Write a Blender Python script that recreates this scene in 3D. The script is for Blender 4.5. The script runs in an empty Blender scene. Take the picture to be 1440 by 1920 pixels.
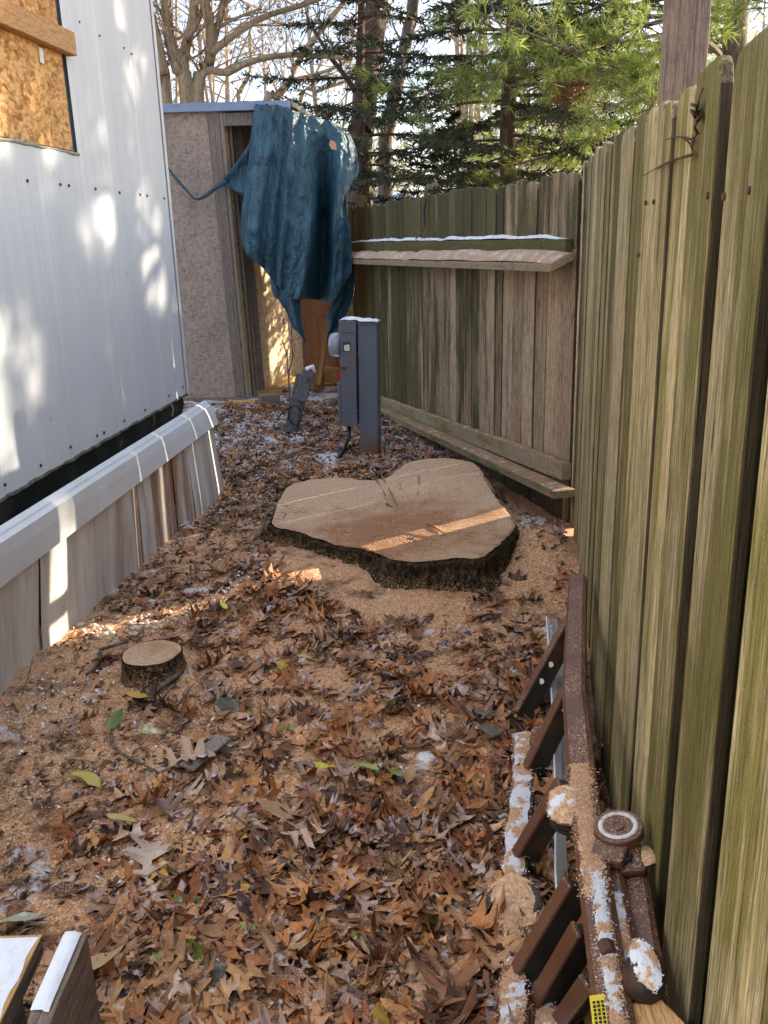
import bpy, bmesh, math, random
import numpy as np
from mathutils import Vector, Matrix, Euler
random.seed(7); rng = np.random.default_rng(11)
R = math.radians
S = bpy.context.scene
COL = S.collection

# ------------------------------------------------------------------ camera
F = 1671.0; H = 1.5
UP = Vector((-150, 5340, 1671)).normalized()
FW = Vector((0, 0, -1)); YY = (FW - UP * FW.dot(UP)).normalized(); XX = YY.cross(UP)
ROT = Matrix((XX, YY, UP))                       # camera space -> world
cd = bpy.data.cameras.new('camera'); cam = bpy.data.objects.new('camera', cd); COL.objects.link(cam)
cam.matrix_world = Matrix.Translation((0, 0, H)) @ ROT.to_4x4()
cd.sensor_fit = 'VERTICAL'; cd.sensor_height = 36; cd.lens = F / 1920 * 36
cd.clip_start = 0.05; cd.clip_end = 600
S.camera = cam
# ------------------------------------------------------------------ light
SUN_AZ, SUN_EL = R(65), R(19)
w = bpy.data.worlds.new('World'); S.world = w; w.use_nodes = True
nt = w.node_tree; nt.nodes.clear()
out = nt.nodes.new('ShaderNodeOutputWorld'); bg = nt.nodes.new('ShaderNodeBackground')
sky = nt.nodes.new('ShaderNodeTexSky'); sky.sky_type = 'NISHITA'; sky.sun_disc = False
sky.sun_elevation = SUN_EL; sky.sun_rotation = SUN_AZ; sky.dust_density = 1.5; sky.ozone_density = 1.0
tc = nt.nodes.new('ShaderNodeTexCoord'); mp = nt.nodes.new('ShaderNodeMapping'); mp.inputs['Scale'].default_value = (1, 1, 2.5)
nz = nt.nodes.new('ShaderNodeTexNoise'); nz.inputs['Scale'].default_value = 2.4; nz.inputs['Detail'].default_value = 6
rp = nt.nodes.new('ShaderNodeValToRGB'); rp.color_ramp.elements[0].position = .36; rp.color_ramp.elements[1].position = .66
mx = nt.nodes.new('ShaderNodeMix'); mx.data_type = 'RGBA'
mx.inputs[7].default_value = (5.6, 6.3, 8.0, 1)
L = nt.links.new
L(tc.outputs['Generated'], mp.inputs[0]); L(mp.outputs[0], nz.inputs['Vector']); L(nz.outputs[0], rp.inputs[0])
L(rp.outputs[0], mx.inputs[0]); L(sky.outputs[0], mx.inputs[6]); L(mx.outputs[2], bg.inputs[0]); L(bg.outputs[0], out.inputs[0])
bg.inputs[1].default_value = 0.10
sl = bpy.data.lights.new('sun', 'SUN'); so = bpy.data.objects.new('sun', sl); COL.objects.link(so)
sl.energy = 4.6; sl.angle = R(0.5); sl.color = (1.0, 0.86, 0.66)
sd = Vector((math.sin(SUN_AZ) * math.cos(SUN_EL), math.cos(SUN_AZ) * math.cos(SUN_EL), math.sin(SUN_EL)))
so.rotation_euler = sd.to_track_quat('Z', 'Y').to_euler()
so.location = (20, 10, 12)
S.view_settings.view_transform = 'Standard'; S.view_settings.look = 'None'
S.view_settings.exposure = 1.55; S.view_settings.gamma = 1; S.view_settings.use_curve_mapping = False
S.render.engine = 'CYCLES'
try: S.cycles.max_bounces = 8; S.cycles.transparent_max_bounces = 12
except Exception: pass

# ------------------------------------------------------------------ helpers
def ray(u, v): return ROT @ Vector((u - 720, 960 - v, -F))
def gz(u, v, z=0.0):
    d = ray(u, v); t = (z - H) / d.z; return Vector((0, 0, H)) + d * t
def gy(u, v, y):
    d = ray(u, v); t = y / d.y; return Vector((0, 0, H)) + d * t
def plane(u, v, p0, dr):
    d = ray(u, v); n = Vector((dr[1], -dr[0])); t = n.dot(Vector(p0[:2])) / n.dot(Vector((d.x, d.y)))
    return Vector((0, 0, H)) + d * t
_perm = rng.random((256, 256))
def vnoise(x, y):
    x = np.asarray(x, float); y = np.asarray(y, float)
    xi = np.floor(x).astype(int); yi = np.floor(y).astype(int); fx = x - xi; fy = y - yi
    fx = fx * fx * (3 - 2 * fx); fy = fy * fy * (3 - 2 * fy)
    a = _perm[xi % 256, yi % 256]; b = _perm[(xi + 1) % 256, yi % 256]
    c = _perm[xi % 256, (yi + 1) % 256]; d = _perm[(xi + 1) % 256, (yi + 1) % 256]
    return (a * (1 - fx) + b * fx) * (1 - fy) + (c * (1 - fx) + d * fx) * fy
def fbm(x, y, o=4):
    s = 0; a = .5
    for i in range(o): s = s + a * (vnoise(x + 17.3 * i, y + 5.1 * i) - .5); x = x * 2.03; y = y * 2.03; a *= .5
    return s
def sstep(a, b, x):
    t = np.clip((np.asarray(x, float) - a) / (b - a), 0, 1); return t * t * (3 - 2 * t)
def gh(x, y):                                    # height of the ground
    x = np.asarray(x, float); y = np.asarray(y, float)
    z = .05 * fbm(x * 1.3 + 9, y * 1.3, 3) + .03 * fbm(x * 6, y * 6, 4)
    z = z - .17 * np.exp(-((y - 2.55) / .55) ** 2) * sstep(.48, .66, x - .15 * (y - 2.3))
    z = z + .15 * np.exp(-(((x - .74) / .20) ** 2 + ((y - 3.85) / .42) ** 2))
    z = z + .04 * np.exp(-(((x + .45) / .35) ** 2 + ((y - 3.7) / .4) ** 2))
    z = z + .06 * np.exp(-(((x - .1) / .7) ** 2 + ((y - 3.9) / .6) ** 2))
    z = z - .10 * sstep(7.0, 9.0, y) * sstep(-.4, .2, x)
    return z
def G(x, y): return float(gh(x, y))
def gp(u, v, dz=0.0):                            # pixel -> point on the relief
    z = 0.
    for _ in range(6):
        p = gz(u, v, z + dz); z = G(p.x, p.y)
    return Vector((p.x, p.y, z + dz))

class MB:
    def __init__(s): s.v = []; s.f = []; s.mi = []
    def add(s, vs, fs, m=0):
        n = len(s.v); s.v += [tuple(p) for p in vs]; s.f += [tuple(i + n for i in f) for f in fs]; s.mi += [m] * len(fs)
    def box(s, lo, hi, mat=None, m=0):
        vs = [Vector((x, y, z)) for z in (lo[2], hi[2]) for y in (lo[1], hi[1]) for x in (lo[0], hi[0])]
        if mat is not None: vs = [mat @ p for p in vs]
        s.add(vs, [(0, 2, 3, 1), (4, 5, 7, 6), (0, 1, 5, 4), (2, 6, 7, 3), (0, 4, 6, 2), (1, 3, 7, 5)], m)
    def beam(s, a, b, wd, ht, up=(0, 0, 1), m=0):   # box section from a to b
        a = Vector(a); b = Vector(b); d = (b - a).normalized(); up = Vector(up)
        sx = d.cross(up).normalized(); uz = sx.cross(d).normalized()
        vs = [p + sx * (i * wd / 2) + uz * (j * ht / 2) for p in (a, b) for j in (-1, 1) for i in (-1, 1)]
        s.add(vs, [(0, 1, 3, 2), (4, 6, 7, 5), (0, 4, 5, 1), (2, 3, 7, 6), (0, 2, 6, 4), (1, 5, 7, 3)], m)
    def tube(s, pts, rad, n=6, m=0, cap=True, jit=0):
        pts = [Vector(p) for p in pts]; k = len(pts)
        if not hasattr(rad, '__len__'): rad = [rad] * k
        base = len(s.v); ref = Vector((0.31, 0.17, 0.94))
        for i, p in enumerate(pts):
            d = (pts[min(i + 1, k - 1)] - pts[max(i - 1, 0)]).normalized()
            if abs(d.dot(ref)) > .95: ref2 = Vector((1, 0, 0))
            else: ref2 = ref
            a = d.cross(ref2).normalized(); b = d.cross(a)
            for j in range(n):
                t = 2 * math.pi * j / n; r = rad[i] * (1 + (random.random() - .5) * jit)
                s.v.append(tuple(p + a * (r * math.cos(t)) + b * (r * math.sin(t))))
        for i in range(k - 1):
            for j in range(n):
                s.f.append((base + i * n + j, base + i * n + (j + 1) % n, base + (i + 1) * n + (j + 1) % n, base + (i + 1) * n + j)); s.mi.append(m)
        if cap:
            s.f.append(tuple(base + j for j in range(n))[::-1]); s.mi.append(m)
            s.f.append(tuple(base + (k - 1) * n + j for j in range(n))); s.mi.append(m)
    def disc(s, c, axis, r, h, n=24, m=0):
        c = Vector(c); axis = Vector(axis).normalized(); s.tube([c - axis * h / 2, c + axis * h / 2], r, n, m)
    def grid(s, P, m=0, close=False):            # P[i][j] points
        n = len(s.v); a = len(P); b = len(P[0])
        for r_ in P: s.v += [tuple(p) for p in r_]
        for i in range(a - 1):
            for j in range(b if close else b - 1):
                s.f.append((n + i * b + j, n + i * b + (j + 1) % b, n + (i + 1) * b + (j + 1) % b, n + (i + 1) * b + j)); s.mi.append(m)
    def mesh(s, name, mats, smooth=False):
        me = bpy.data.meshes.new(name); me.from_pydata(s.v, [], s.f)
        for mm in (mats if isinstance(mats, (list, tuple)) else [mats]): me.materials.append(mm)
        if len(set(s.mi)) > 1: me.polygons.foreach_set('material_index', s.mi)
        if smooth: me.polygons.foreach_set('use_smooth', [True] * len(me.polygons))
        me.update(); return me
    def build(s, name, mats, parent=None, smooth=False, bevel=0, kind=None, origin=None):
        if origin is not None:
            o_ = Vector(origin); s.v = [tuple(Vector(p) - o_) for p in s.v]
        o = bpy.data.objects.new(name, s.mesh(name, mats, smooth)); COL.objects.link(o)
        if origin is not None: o.location = origin
        if parent is not None:
            o.parent = parent; o.matrix_parent_inverse = PINV.get(parent.name, Matrix())
        if bevel:
            b = o.modifiers.new('bevel', 'BEVEL'); b.width = bevel; b.segments = 2; b.limit_method = 'ANGLE'
        if kind: o['kind'] = kind
        return o
PINV = {}
def tag(o, label=None, cat=None, group=None, kind=None):
    if label: o['label'] = label
    if cat: o['category'] = cat
    if group: o['group'] = group
    if kind: o['kind'] = kind
    return o
def thing(name, loc, label, cat, group=None):     # Empty at the base; children are given in world coordinates
    o = bpy.data.objects.new(name, None); COL.objects.link(o); o.location = loc; o.empty_display_size = .1
    PINV[o.name] = Matrix.Translation(-Vector(loc)); return tag(o, label, cat, group)
def put(me, name, parent=None, mw=None):
    o = bpy.data.objects.new(name, me); COL.objects.link(o)
    if mw is not None: o.matrix_basis = mw
    if parent is not None:
        o.parent = parent; o.matrix_parent_inverse = PINV.get(parent.name, Matrix())
    return o

# ------------------------------------------------------------------ materials
class NT:
    def __init__(s, name):
        s.m = bpy.data.materials.new(name); s.m.use_nodes = True; s.t = s.m.node_tree; s.t.nodes.clear()
        s.o = s.n('ShaderNodeOutputMaterial'); s.b = s.n('ShaderNodeBsdfPrincipled'); s.l(s.b.outputs[0], s.o.inputs[0])
        s.tc = s.n('ShaderNodeTexCoord')
    def n(s, t): return s.t.nodes.new(t)
    def l(s, a, b): s.t.links.new(a, b)
    def val(s, x, inp):
        if isinstance(x, (int, float)): inp.default_value = x
        elif isinstance(x, (tuple, list)): inp.default_value = (*x, 1) if len(x) == 3 and inp.type == 'RGBA' else x
        else: s.l(x, inp)
    def coord(s, scale=(1, 1, 1), kind='Object', rnd=False, rot=(0, 0, 0)):
        m = s.n('ShaderNodeMapping'); m.inputs['Scale'].default_value = scale; m.inputs['Rotation'].default_value = rot
        src = s.tc.outputs[kind]
        if rnd:
            oi = s.n('ShaderNodeObjectInfo'); mu = s.n('ShaderNodeVectorMath'); mu.operation = 'MULTIPLY_ADD'
            cb = s.n('ShaderNodeCombineXYZ'); s.l(oi.outputs['Random'], cb.inputs[0]); s.l(oi.outputs['Random'], cb.inputs[1]); s.l(oi.outputs['Random'], cb.inputs[2])
            s.l(cb.outputs[0], mu.inputs[0]); mu.inputs[1].default_value = (37, 53, 71); s.l(src, mu.inputs[2]); src = mu.outputs[0]
        s.l(src, m.inputs[0]); return m.outputs[0]
    def noise(s, co, scale=5, detail=4, rough=.55, dist=0):
        q = s.n('ShaderNodeTexNoise'); s.l(co, q.inputs['Vector']); q.inputs['Scale'].default_value = scale
        q.inputs['Detail'].default_value = detail; q.inputs['Roughness'].default_value = rough; q.inputs['Distortion'].default_value = dist
        return q.outputs[0]
    def voro(s, co, scale=5, out='Color', feature='F1', rand=1):
        q = s.n('ShaderNodeTexVoronoi'); s.l(co, q.inputs['Vector']); q.inputs['Scale'].default_value = scale; q.feature = feature
        q.inputs['Randomness'].default_value = rand
        return q.outputs[out]
    def ramp(s, x, stops):
        q = s.n('ShaderNodeValToRGB'); cr = q.color_ramp
        while len(cr.elements) < len(stops): cr.elements.new(.5)
        for e, (p, c) in zip(cr.elements, stops):
            e.position = p; e.color = (c, c, c, 1) if isinstance(c, (int, float)) else (*c, 1)
        s.l(x, q.inputs[0]); return q.outputs[0]
    def mix(s, f, a, b, mode='MIX'):
        q = s.n('ShaderNodeMix'); q.data_type = 'RGBA'; q.blend_type = mode
        s.val(f, q.inputs[0]); s.val(a, q.inputs[6]); s.val(b, q.inputs[7]); return q.outputs[2]
    def math(s, op, a, b=0.0, c=0.0):
        q = s.n('ShaderNodeMath'); q.operation = op; s.val(a, q.inputs[0]); s.val(b, q.inputs[1]); s.val(c, q.inputs[2]); return q.outputs[0]
    def attr(s, name, kind='OBJECT', out='Fac'):
        q = s.n('ShaderNodeAttribute'); q.attribute_type = kind; q.attribute_name = name; return q.outputs[out]
    def rand(s): return s.n('ShaderNodeObjectInfo').outputs['Random']
    def sep(s, v, i):
        q = s.n('ShaderNodeSeparateXYZ'); s.l(v, q.inputs[0]); return q.outputs[i]
    def bump(s, h, strength=.4, dist=.01):
        q = s.n('ShaderNodeBump'); q.inputs['Strength'].default_value = strength; q.inputs['Distance'].default_value = dist
        s.l(h, q.inputs['Height']); s.l(q.outputs[0], s.b.inputs['Normal'])
    def fin(s, col, rough=.8, spec=.3, metal=0, trans=0):
        s.val(col, s.b.inputs['Base Color']); s.val(rough, s.b.inputs['Roughness']); s.b.inputs['Specular IOR Level'].default_value = spec
        s.b.inputs['Metallic'].default_value = metal
        return s.m

def old_wood(name, tan, moss, grey, dark, use_moss=True, axis=2, warm=(.30, .16, .09), hi=False, edge=False):
    m = NT(name)
    def sc(a, b): r_ = [a, a, a]; r_[axis] = b; return tuple(r_)
    c1 = m.coord(sc(26, .7), rnd=True); c2 = m.coord(sc(75, 2.6), rnd=True); c3 = m.coord(sc(320, 14), rnd=True); c4 = m.coord(sc(7, 1.4), rnd=True)
    a = m.noise(c1, 1, 4, .6, .25); b = m.noise(c2, 1, 4, .6, .3); g = m.noise(c3, 1, 3); bl = m.noise(c4, 1, 4, .6)
    base = m.mix(m.ramp(a, [(.40, 0.), (.58, 1.)]), tan, grey)
    base = m.mix(m.ramp(b, [(.50, 0.), (.70, .75)]), base, warm)
    if use_moss:
        k = m.math('ADD', m.attr('moss'), m.math('MULTIPLY', m.math('SUBTRACT', a, .5), 1.5))
        k = m.math('ADD', k, m.math('MULTIPLY', m.math('SUBTRACT', bl, .5), 2.4))
        if hi: k = m.math('ADD', k, m.ramp(m.sep(m.coord((1, 1, 1)), 2), [(0, .25), (.35, .0), (.9, .0), (1, 0.)])); k = m.math('ADD', k, m.math('MULTIPLY', m.math('GREATER_THAN', m.sep(m.coord((1, 1, 1)), 2), 1.70), .62))
        base = m.mix(m.ramp(k, [(.28, 0.), (.72, .92)]), base, moss)
    base = m.mix(m.ramp(b, [(.30, .85), (.43, 0.)]), base, dark)
    knot = m.voro(m.coord(sc(9, 2.2), rnd=True), 1, 'Distance')
    base = m.mix(m.ramp(knot, [(.045, .85), (.085, 0.)]), base, (.09, .045, .025))
    base = m.mix(m.ramp(g, [(.34, .75), (.52, 0.)]), base, dark)
    iso = m.noise(m.coord(sc(55, 38), rnd=True), 1, 5, .7); base = m.mix(m.ramp(iso, [(.50, 0.), (.68, .5)]), base, moss if use_moss else dark)
    sp = m.noise(m.coord((420, 420, 420)), 1, 2); base = m.mix(m.ramp(sp, [(.60, 0.), (.70, .45)]), base, (.62, .56, .42))
    ck = m.noise(m.coord(sc(120, 1.1), rnd=True), 1, 2); base = m.mix(m.ramp(m.math('ABSOLUTE', m.math('SUBTRACT', ck, .5)), [(.006, .85), (.020, 0.)]), base, dark)
    if edge:  # shade of the gaps between boards, painted dark on the narrow side faces
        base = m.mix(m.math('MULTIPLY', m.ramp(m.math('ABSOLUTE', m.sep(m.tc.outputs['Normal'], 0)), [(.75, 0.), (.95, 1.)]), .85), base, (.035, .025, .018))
    hv = m.n('ShaderNodeHueSaturation'); m.l(base, hv.inputs['Color'])
    m.l(m.math('MULTIPLY_ADD', m.rand(), .62, .66), hv.inputs['Value'])
    m.bump(m.math('ADD', m.math('MULTIPLY', b, .6), g), .7, .0035)
    return m.fin(hv.outputs[0], .85, .25)
M = {}
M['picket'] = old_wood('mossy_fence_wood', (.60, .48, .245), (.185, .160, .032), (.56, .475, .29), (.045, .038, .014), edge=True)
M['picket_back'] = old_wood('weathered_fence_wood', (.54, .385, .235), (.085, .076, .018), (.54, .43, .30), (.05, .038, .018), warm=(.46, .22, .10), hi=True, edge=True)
M['rail'] = old_wood('mossy_rail_wood', (.36, .27, .16), (.18, .165, .04), (.33, .28, .2), (.05, .04, .02), axis=1)
M['greywood'] = old_wood('grey_weathered_wood', (.30, .24, .19), (.1, .1, .03), (.30, .26, .23), (.06, .05, .04), use_moss=False, warm=(.2, .13, .09))
M['stake'] = old_wood('silver_grey_stake_wood', (.16, .15, .15), (.1, .1, .03), (.13, .13, .15), (.04, .04, .04), use_moss=False, warm=(.1, .08, .07))
M['lumber'] = old_wood('brown_lumber', (.22, .16, .12), (.1, .1, .03), (.24, .19, .16), (.07, .05, .04), use_moss=False, axis=1, warm=(.2, .12, .08))
M['newwood'] = old_wood('fresh_pine_stud', (.62, .36, .15), (.1, .1, .03), (.60, .38, .19), (.35, .17, .06), use_moss=False, axis=1, warm=(.55, .3, .12))
M['studwood'] = old_wood('grey_stud_wood', (.34, .27, .21), (.1, .1, .03), (.31, .26, .22), (.14, .10, .08), use_moss=False, warm=(.36, .22, .12))
M['plainboard'] = old_wood('brown_plywood', (.30, .14, .07), (.1, .1, .03), (.26, .13, .07), (.10, .05, .025), use_moss=False, warm=(.34, .16, .08))
M['yellowwood'] = old_wood('yellow_pine_stick', (.66, .38, .12), (.1, .1, .03), (.60, .36, .13), (.3, .15, .05), use_moss=False, warm=(.6, .3, .1))

def osb(name, c_lo, c_hi, dark, stain=(.12, .08, .05), stain_amt=.5):
    m = NT(name)
    co = m.coord((1, 1, 1)); wn = m.n('ShaderNodeVectorMath'); wn.operation = 'ADD'
    nz_ = m.n('ShaderNodeTexNoise'); m.l(co, nz_.inputs['Vector']); nz_.inputs['Scale'].default_value = 9; nz_.inputs['Detail'].default_value = 2
    sc_ = m.n('ShaderNodeVectorMath'); sc_.operation = 'SCALE'; m.l(nz_.outputs['Color'], sc_.inputs[0]); sc_.inputs['Scale'].default_value = .05
    m.l(co, wn.inputs[0]); m.l(sc_.outputs[0], wn.inputs[1])
    def fl(rot, s):
        mm = m.n('ShaderNodeMapping'); mm.inputs['Rotation'].default_value = rot; mm.inputs['Scale'].default_value = s; m.l(wn.outputs[0], mm.inputs[0])
        return m.voro(mm.outputs[0], 1, 'Color')
    a = m.sep(fl((.6, .6, .3), (34, 34, 90)), 0); b = m.sep(fl((-.5, -.7, .9), (80, 38, 32)), 1)
    f = m.math('MULTIPLY', m.math('ADD', a, b), .5)
    fine = m.noise(m.coord((80, 80, 80)), 1, 3)
    f = m.math('ADD', f, m.math('MULTIPLY', m.math('SUBTRACT', fine, .5), .5))
    col = m.ramp(f, [(.15, dark), (.42, c_lo), (.8, c_hi)])
    st = m.noise(m.coord((2, 2, .9)), 1.6, 5, .65)
    col = m.mix(m.ramp(st, [(.48, 0.), (.75, stain_amt)]), col, stain)
    m.bump(f, .4, .003)
    return m.fin(col, .75, .25)
M['osb_new'] = osb('fresh_osb', (.50, .26, .09), (.72, .44, .18), (.28, .12, .035), (.3, .14, .05), .4)
M['osb_old'] = osb('weathered_grey_osb', (.36, .27, .21), (.43, .34, .27), (.26, .185, .14), (.15, .12, .06), .45)
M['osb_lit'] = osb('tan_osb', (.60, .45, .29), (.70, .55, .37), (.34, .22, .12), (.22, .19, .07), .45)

def simple(name, col, rough=.5, spec=.4, var=.15, sc=12, metal=0, bump=.15, dirt=None, damt=.5, dsc=3, dstr=(1, 1, 1)):
    m = NT(name); n_ = m.noise(m.coord((sc, sc, sc)), 1, 5, .6)
    c2 = tuple(c * (1 - var * 2) for c in col)
    base = m.mix(m.ramp(n_, [(.3, 0.), (.7, 1.)]), c2, col)
    if dirt:
        d = m.noise(m.coord(tuple(dsc * k for k in dstr)), 1, 6, .65); base = m.mix(m.ramp(d, [(.5, 0.), (.7, damt)]), base, dirt)
    if bump: m.bump(m.noise(m.coord((sc * 5,) * 3), 1, 3), bump, .003)
    return m.fin(base, rough, spec, metal)
M['dark'] = simple('black_belly_sheet', (.022, .026, .026), .55, .3, .2, 4, dirt=(.07, .08, .05), damt=.7, dsc=5)
M['snow'] = simple('snow', (.83, .86, .90), .6, .3, .04, 30, bump=.5, dirt=(.66, .42, .27), damt=.75, dsc=14)
M['snowdust'] = simple('snow_with_sawdust', (.80, .78, .78), .75, .2, .05, 60, bump=1, dirt=(.56, .32, .17), damt=1, dsc=55)
M['sawdust'] = simple('sawdust_pile', (.52, .31, .175), .9, .1, .22, 140, bump=1, dirt=(.80, .66, .54), damt=.7, dsc=18)
M['sawdust_snow'] = simple('peach_sawdust_over_snow', (.68, .44, .28), .85, .15, .2, 120, bump=1, dirt=(.84, .80, .80), damt=.8, dsc=14)
M['nail'] = simple('rusty_nail', (.12, .05, .035), .6, .4)
M['screw'] = simple('dark_screw', (.03, .03, .035), .5, .5)
M['black'] = simple('black_cable', (.012, .012, .014), .4, .5)
M['roofing'] = simple('blue_grey_roof_trim', (.26, .32, .44), .6, .4, .1, 8)
M['meter'] = simple('grey_painted_steel', (.125, .155, .20), .42, .5, .10, 5, bump=.05, dirt=(.20, .10, .06), damt=.35, dsc=4)
M['rust'] = None
def rusty():
    m = NT('grey_steel_rusting_at_the_foot'); co = m.coord((1, 1, 1)); z = m.sep(co, 2)
    n_ = m.noise(m.coord((9, 9, 5)), 1, 6, .7); base = m.mix(m.noise(m.coord((5, 5, 5)), 1, 4), (.10, .125, .165), (.145, .175, .22))
    k = m.math('ADD', m.math('MULTIPLY', z, -2.0), m.math('MULTIPLY_ADD', n_, 2.4, -.75))
    base = m.mix(m.ramp(k, [(.0, 0.), (.45, .85)]), base, (.20, .075, .03))
    m.bump(n_, .15, .003); return m.fin(base, .5, .45)
M['rust'] = rusty()
M['white'] = simple('white_painted_metal', (.70, .71, .72), .4, .4, .05, 3, bump=.03, dirt=(.40, .44, .30), damt=.5, dsc=2.2)
M['red'] = simple('red_plastic', (.5, .03, .03), .4); M['blue'] = simple('blue_plastic', (.05, .16, .42), .4, .5, .1, 2, bump=0)
M['yellowlabel'] = simple('yellow_label', (.80, .62, .03), .5, .3, .05, 4, bump=0)
M['ink'] = simple('black_ink', (.02, .02, .02), .6, .2, .05, 4, bump=0)
M['sticker'] = simple('white_sticker', (.75, .75, .72), .6, .3, .05, 40)
def ladderm():
    m = NT('brown_fiberglass'); co = m.coord((1, 1, 1))
    n1 = m.noise(m.coord((14, 14, 14)), 1, 5, .6); n2 = m.noise(m.coord((230, 230, 230)), 1, 2); n3 = m.noise(m.coord((9, 9, 9)), 1, 5, .7)
    base = m.mix(n1, (.085, .034, .018), (.175, .075, .040))
    nrm = m.n('ShaderNodeNewGeometry'); up = m.sep(nrm.outputs['Normal'], 2)
    k = m.math('MULTIPLY', m.ramp(n2, [(.53, 0.), (.60, 1.)]), m.ramp(up, [(.4, 0.), (.9, 1.)]))
    k = m.math('MULTIPLY', k, m.ramp(n3, [(.40, .15), (.62, 1.)]))
    base = m.mix(k, base, (.62, .40, .26))
    m.bump(m.math('ADD', n2, k), .35, .003); return m.fin(base, .42, .5)
M['ladder'] = ladderm()
M['ladder_dark'] = simple('dark_rung', (.035, .027, .022), .5, .4, .2, 20, dirt=(.12, .05, .025), damt=.9, dsc=7)
def siding():
    m = NT('white_siding_paint'); n1 = m.noise(m.coord((14, 14, .5)), 1, 5, .6); n2 = m.noise(m.coord((3, 3, 1.2)), 1, 4)
    col = m.mix(m.ramp(n1, [(.35, 0.), (.65, 1.)]), (.57, .605, .64), (.62, .655, .69))
    col = m.mix(m.ramp(n2, [(.5, 0.), (.8, .4)]), col, (.48, .51, .53))
    sp = m.voro(m.coord((7, 7, 3.1)), 1, 'Distance'); col = m.mix(m.ramp(sp, [(.018, .8), (.035, 0.)]), col, (.12, .10, .09))
    m.bump(m.noise(m.coord((5, 5, 2)), 1, 3), .15, .01); return m.fin(col, .42, .45)
M['siding'] = siding()
def vinyl():
    m = NT('stained_white_vinyl'); n1 = m.noise(m.coord((9, 9, .9)), 1, 6, .65); n2 = m.noise(m.coord((26, 26, 1.3)), 1, 4)
    col = m.mix(m.ramp(n2, [(.35, 0.), (.6, 1.)]), (.55, .52, .48), (.68, .65, .61))
    yy = m.sep(m.coord((1, 1, 1)), 1)
    rz = m.math('MULTIPLY', m.ramp(m.math('ABSOLUTE', m.math('SUBTRACT', yy, 4.35)), [(.25, 1.), (.8, .18)]), m.ramp(n1, [(.40, 0.), (.56, .95)]))
    col = m.mix(rz, col, (.30, .15, .07)); m.bump(n1, .1, .004); return m.fin(col, .5, .4)
M['vinyl'] = vinyl()
def tarp():
    m = NT('blue_green_tarp'); n1 = m.noise(m.coord((7, 7, 3.5)), 1, 6, .65, .6); n2 = m.noise(m.coord((45, 45, 17)), 1, 4, .6, 1.2); n3 = m.noise(m.coord((16, 16, 5)), 1, 5, .6, .8)
    col = m.mix(m.ramp(n1, [(.35, 0.), (.65, 1.)]), (.014, .060, .092), (.034, .128, .172))
    col = m.mix(m.ramp(n2, [(.62, 0.), (.75, .35)]), col, (.07, .15, .17))
    m.bump(m.math('ADD', m.math('MULTIPLY', n3, 1.4), m.math('MULTIPLY', n2, .7)), 1, .03)
    m.b.inputs['Coat Weight'].default_value = .15
    return m.fin(col, .33, .6)
M['tarp'] = tarp()
def ground_mat():
    m = NT('sawdust_soil_and_snow'); co = m.coord((1, 1, 1)); x = m.sep(co, 0); y = m.sep(co, 1)
    big = m.noise(m.coord((1.7, 1.7, 1.7)), 1, 5, .6); mid = m.noise(m.coord((9, 9, 9)), 1, 6, .65); fine = m.noise(m.coord((90, 90, 90)), 1, 4, .7)
    grain = m.sep(m.voro(m.coord((230, 230, 230)), 1, 'Color'), 0)
    dust = m.ramp(grain, [(0, (.42, .185, .075)), (.35, (.62, .315, .15)), (.75, (.76, .445, .245)), (1, (.90, .67, .46))])
    dust = m.mix(m.ramp(fine, [(.30, .5), (.43, 0.)]), dust, (.17, .08, .04))
    soil = m.ramp(fine, [(.3, (.028, .017, .012)), (.6, (.105, .055, .032)), (.8, (.22, .13, .08))])
    far = m.ramp(m.math('MULTIPLY', y, .1), [(.50, 0.), (.64, .20)])
    leftd = m.math('MULTIPLY', m.ramp(m.math('ADD', x, 1.0), [(.0, .10), (.9, 0.)]), 1.0)
    k = m.math('ADD', m.math('ADD', m.math('MULTIPLY', mid, .75), m.math('MULTIPLY', big, .45)), m.math('MULTIPLY', m.math('ADD', far, leftd), .65))
    col = m.mix(m.ramp(k, [(.66, 0.), (.78, .85)]), dust, soil)
    dl = m.math('ADD', m.attr('tint', 'GEOMETRY', 'Fac'), m.math('MULTIPLY', m.math('SUBTRACT', mid, .5), 1.4))
    col = m.mix(m.ramp(dl, [(.45, 0.), (.80, .85)]), col, m.ramp(fine, [(.3, (.020, .011, .007)), (.65, (.12, .055, .028)), (.8, (.26, .14, .075))]))
    sn = m.math('ADD', m.noise(m.coord((5.1, 5.1, 5.1), rot=(0, 0, .5)), 1, 7, .68), m.math('MULTIPLY', far, .62))
    col = m.mix(m.ramp(sn, [(.585, 0.), (.655, .85)]), col, (.74, .71, .73))
    m.bump(m.math('ADD', m.math('MULTIPLY', mid, 2.2), m.math('ADD', fine, m.math('MULTIPLY', grain, .35))), .8, .012)
    return m.fin(col, .9, .15)
M['ground'] = ground_mat()
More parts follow.
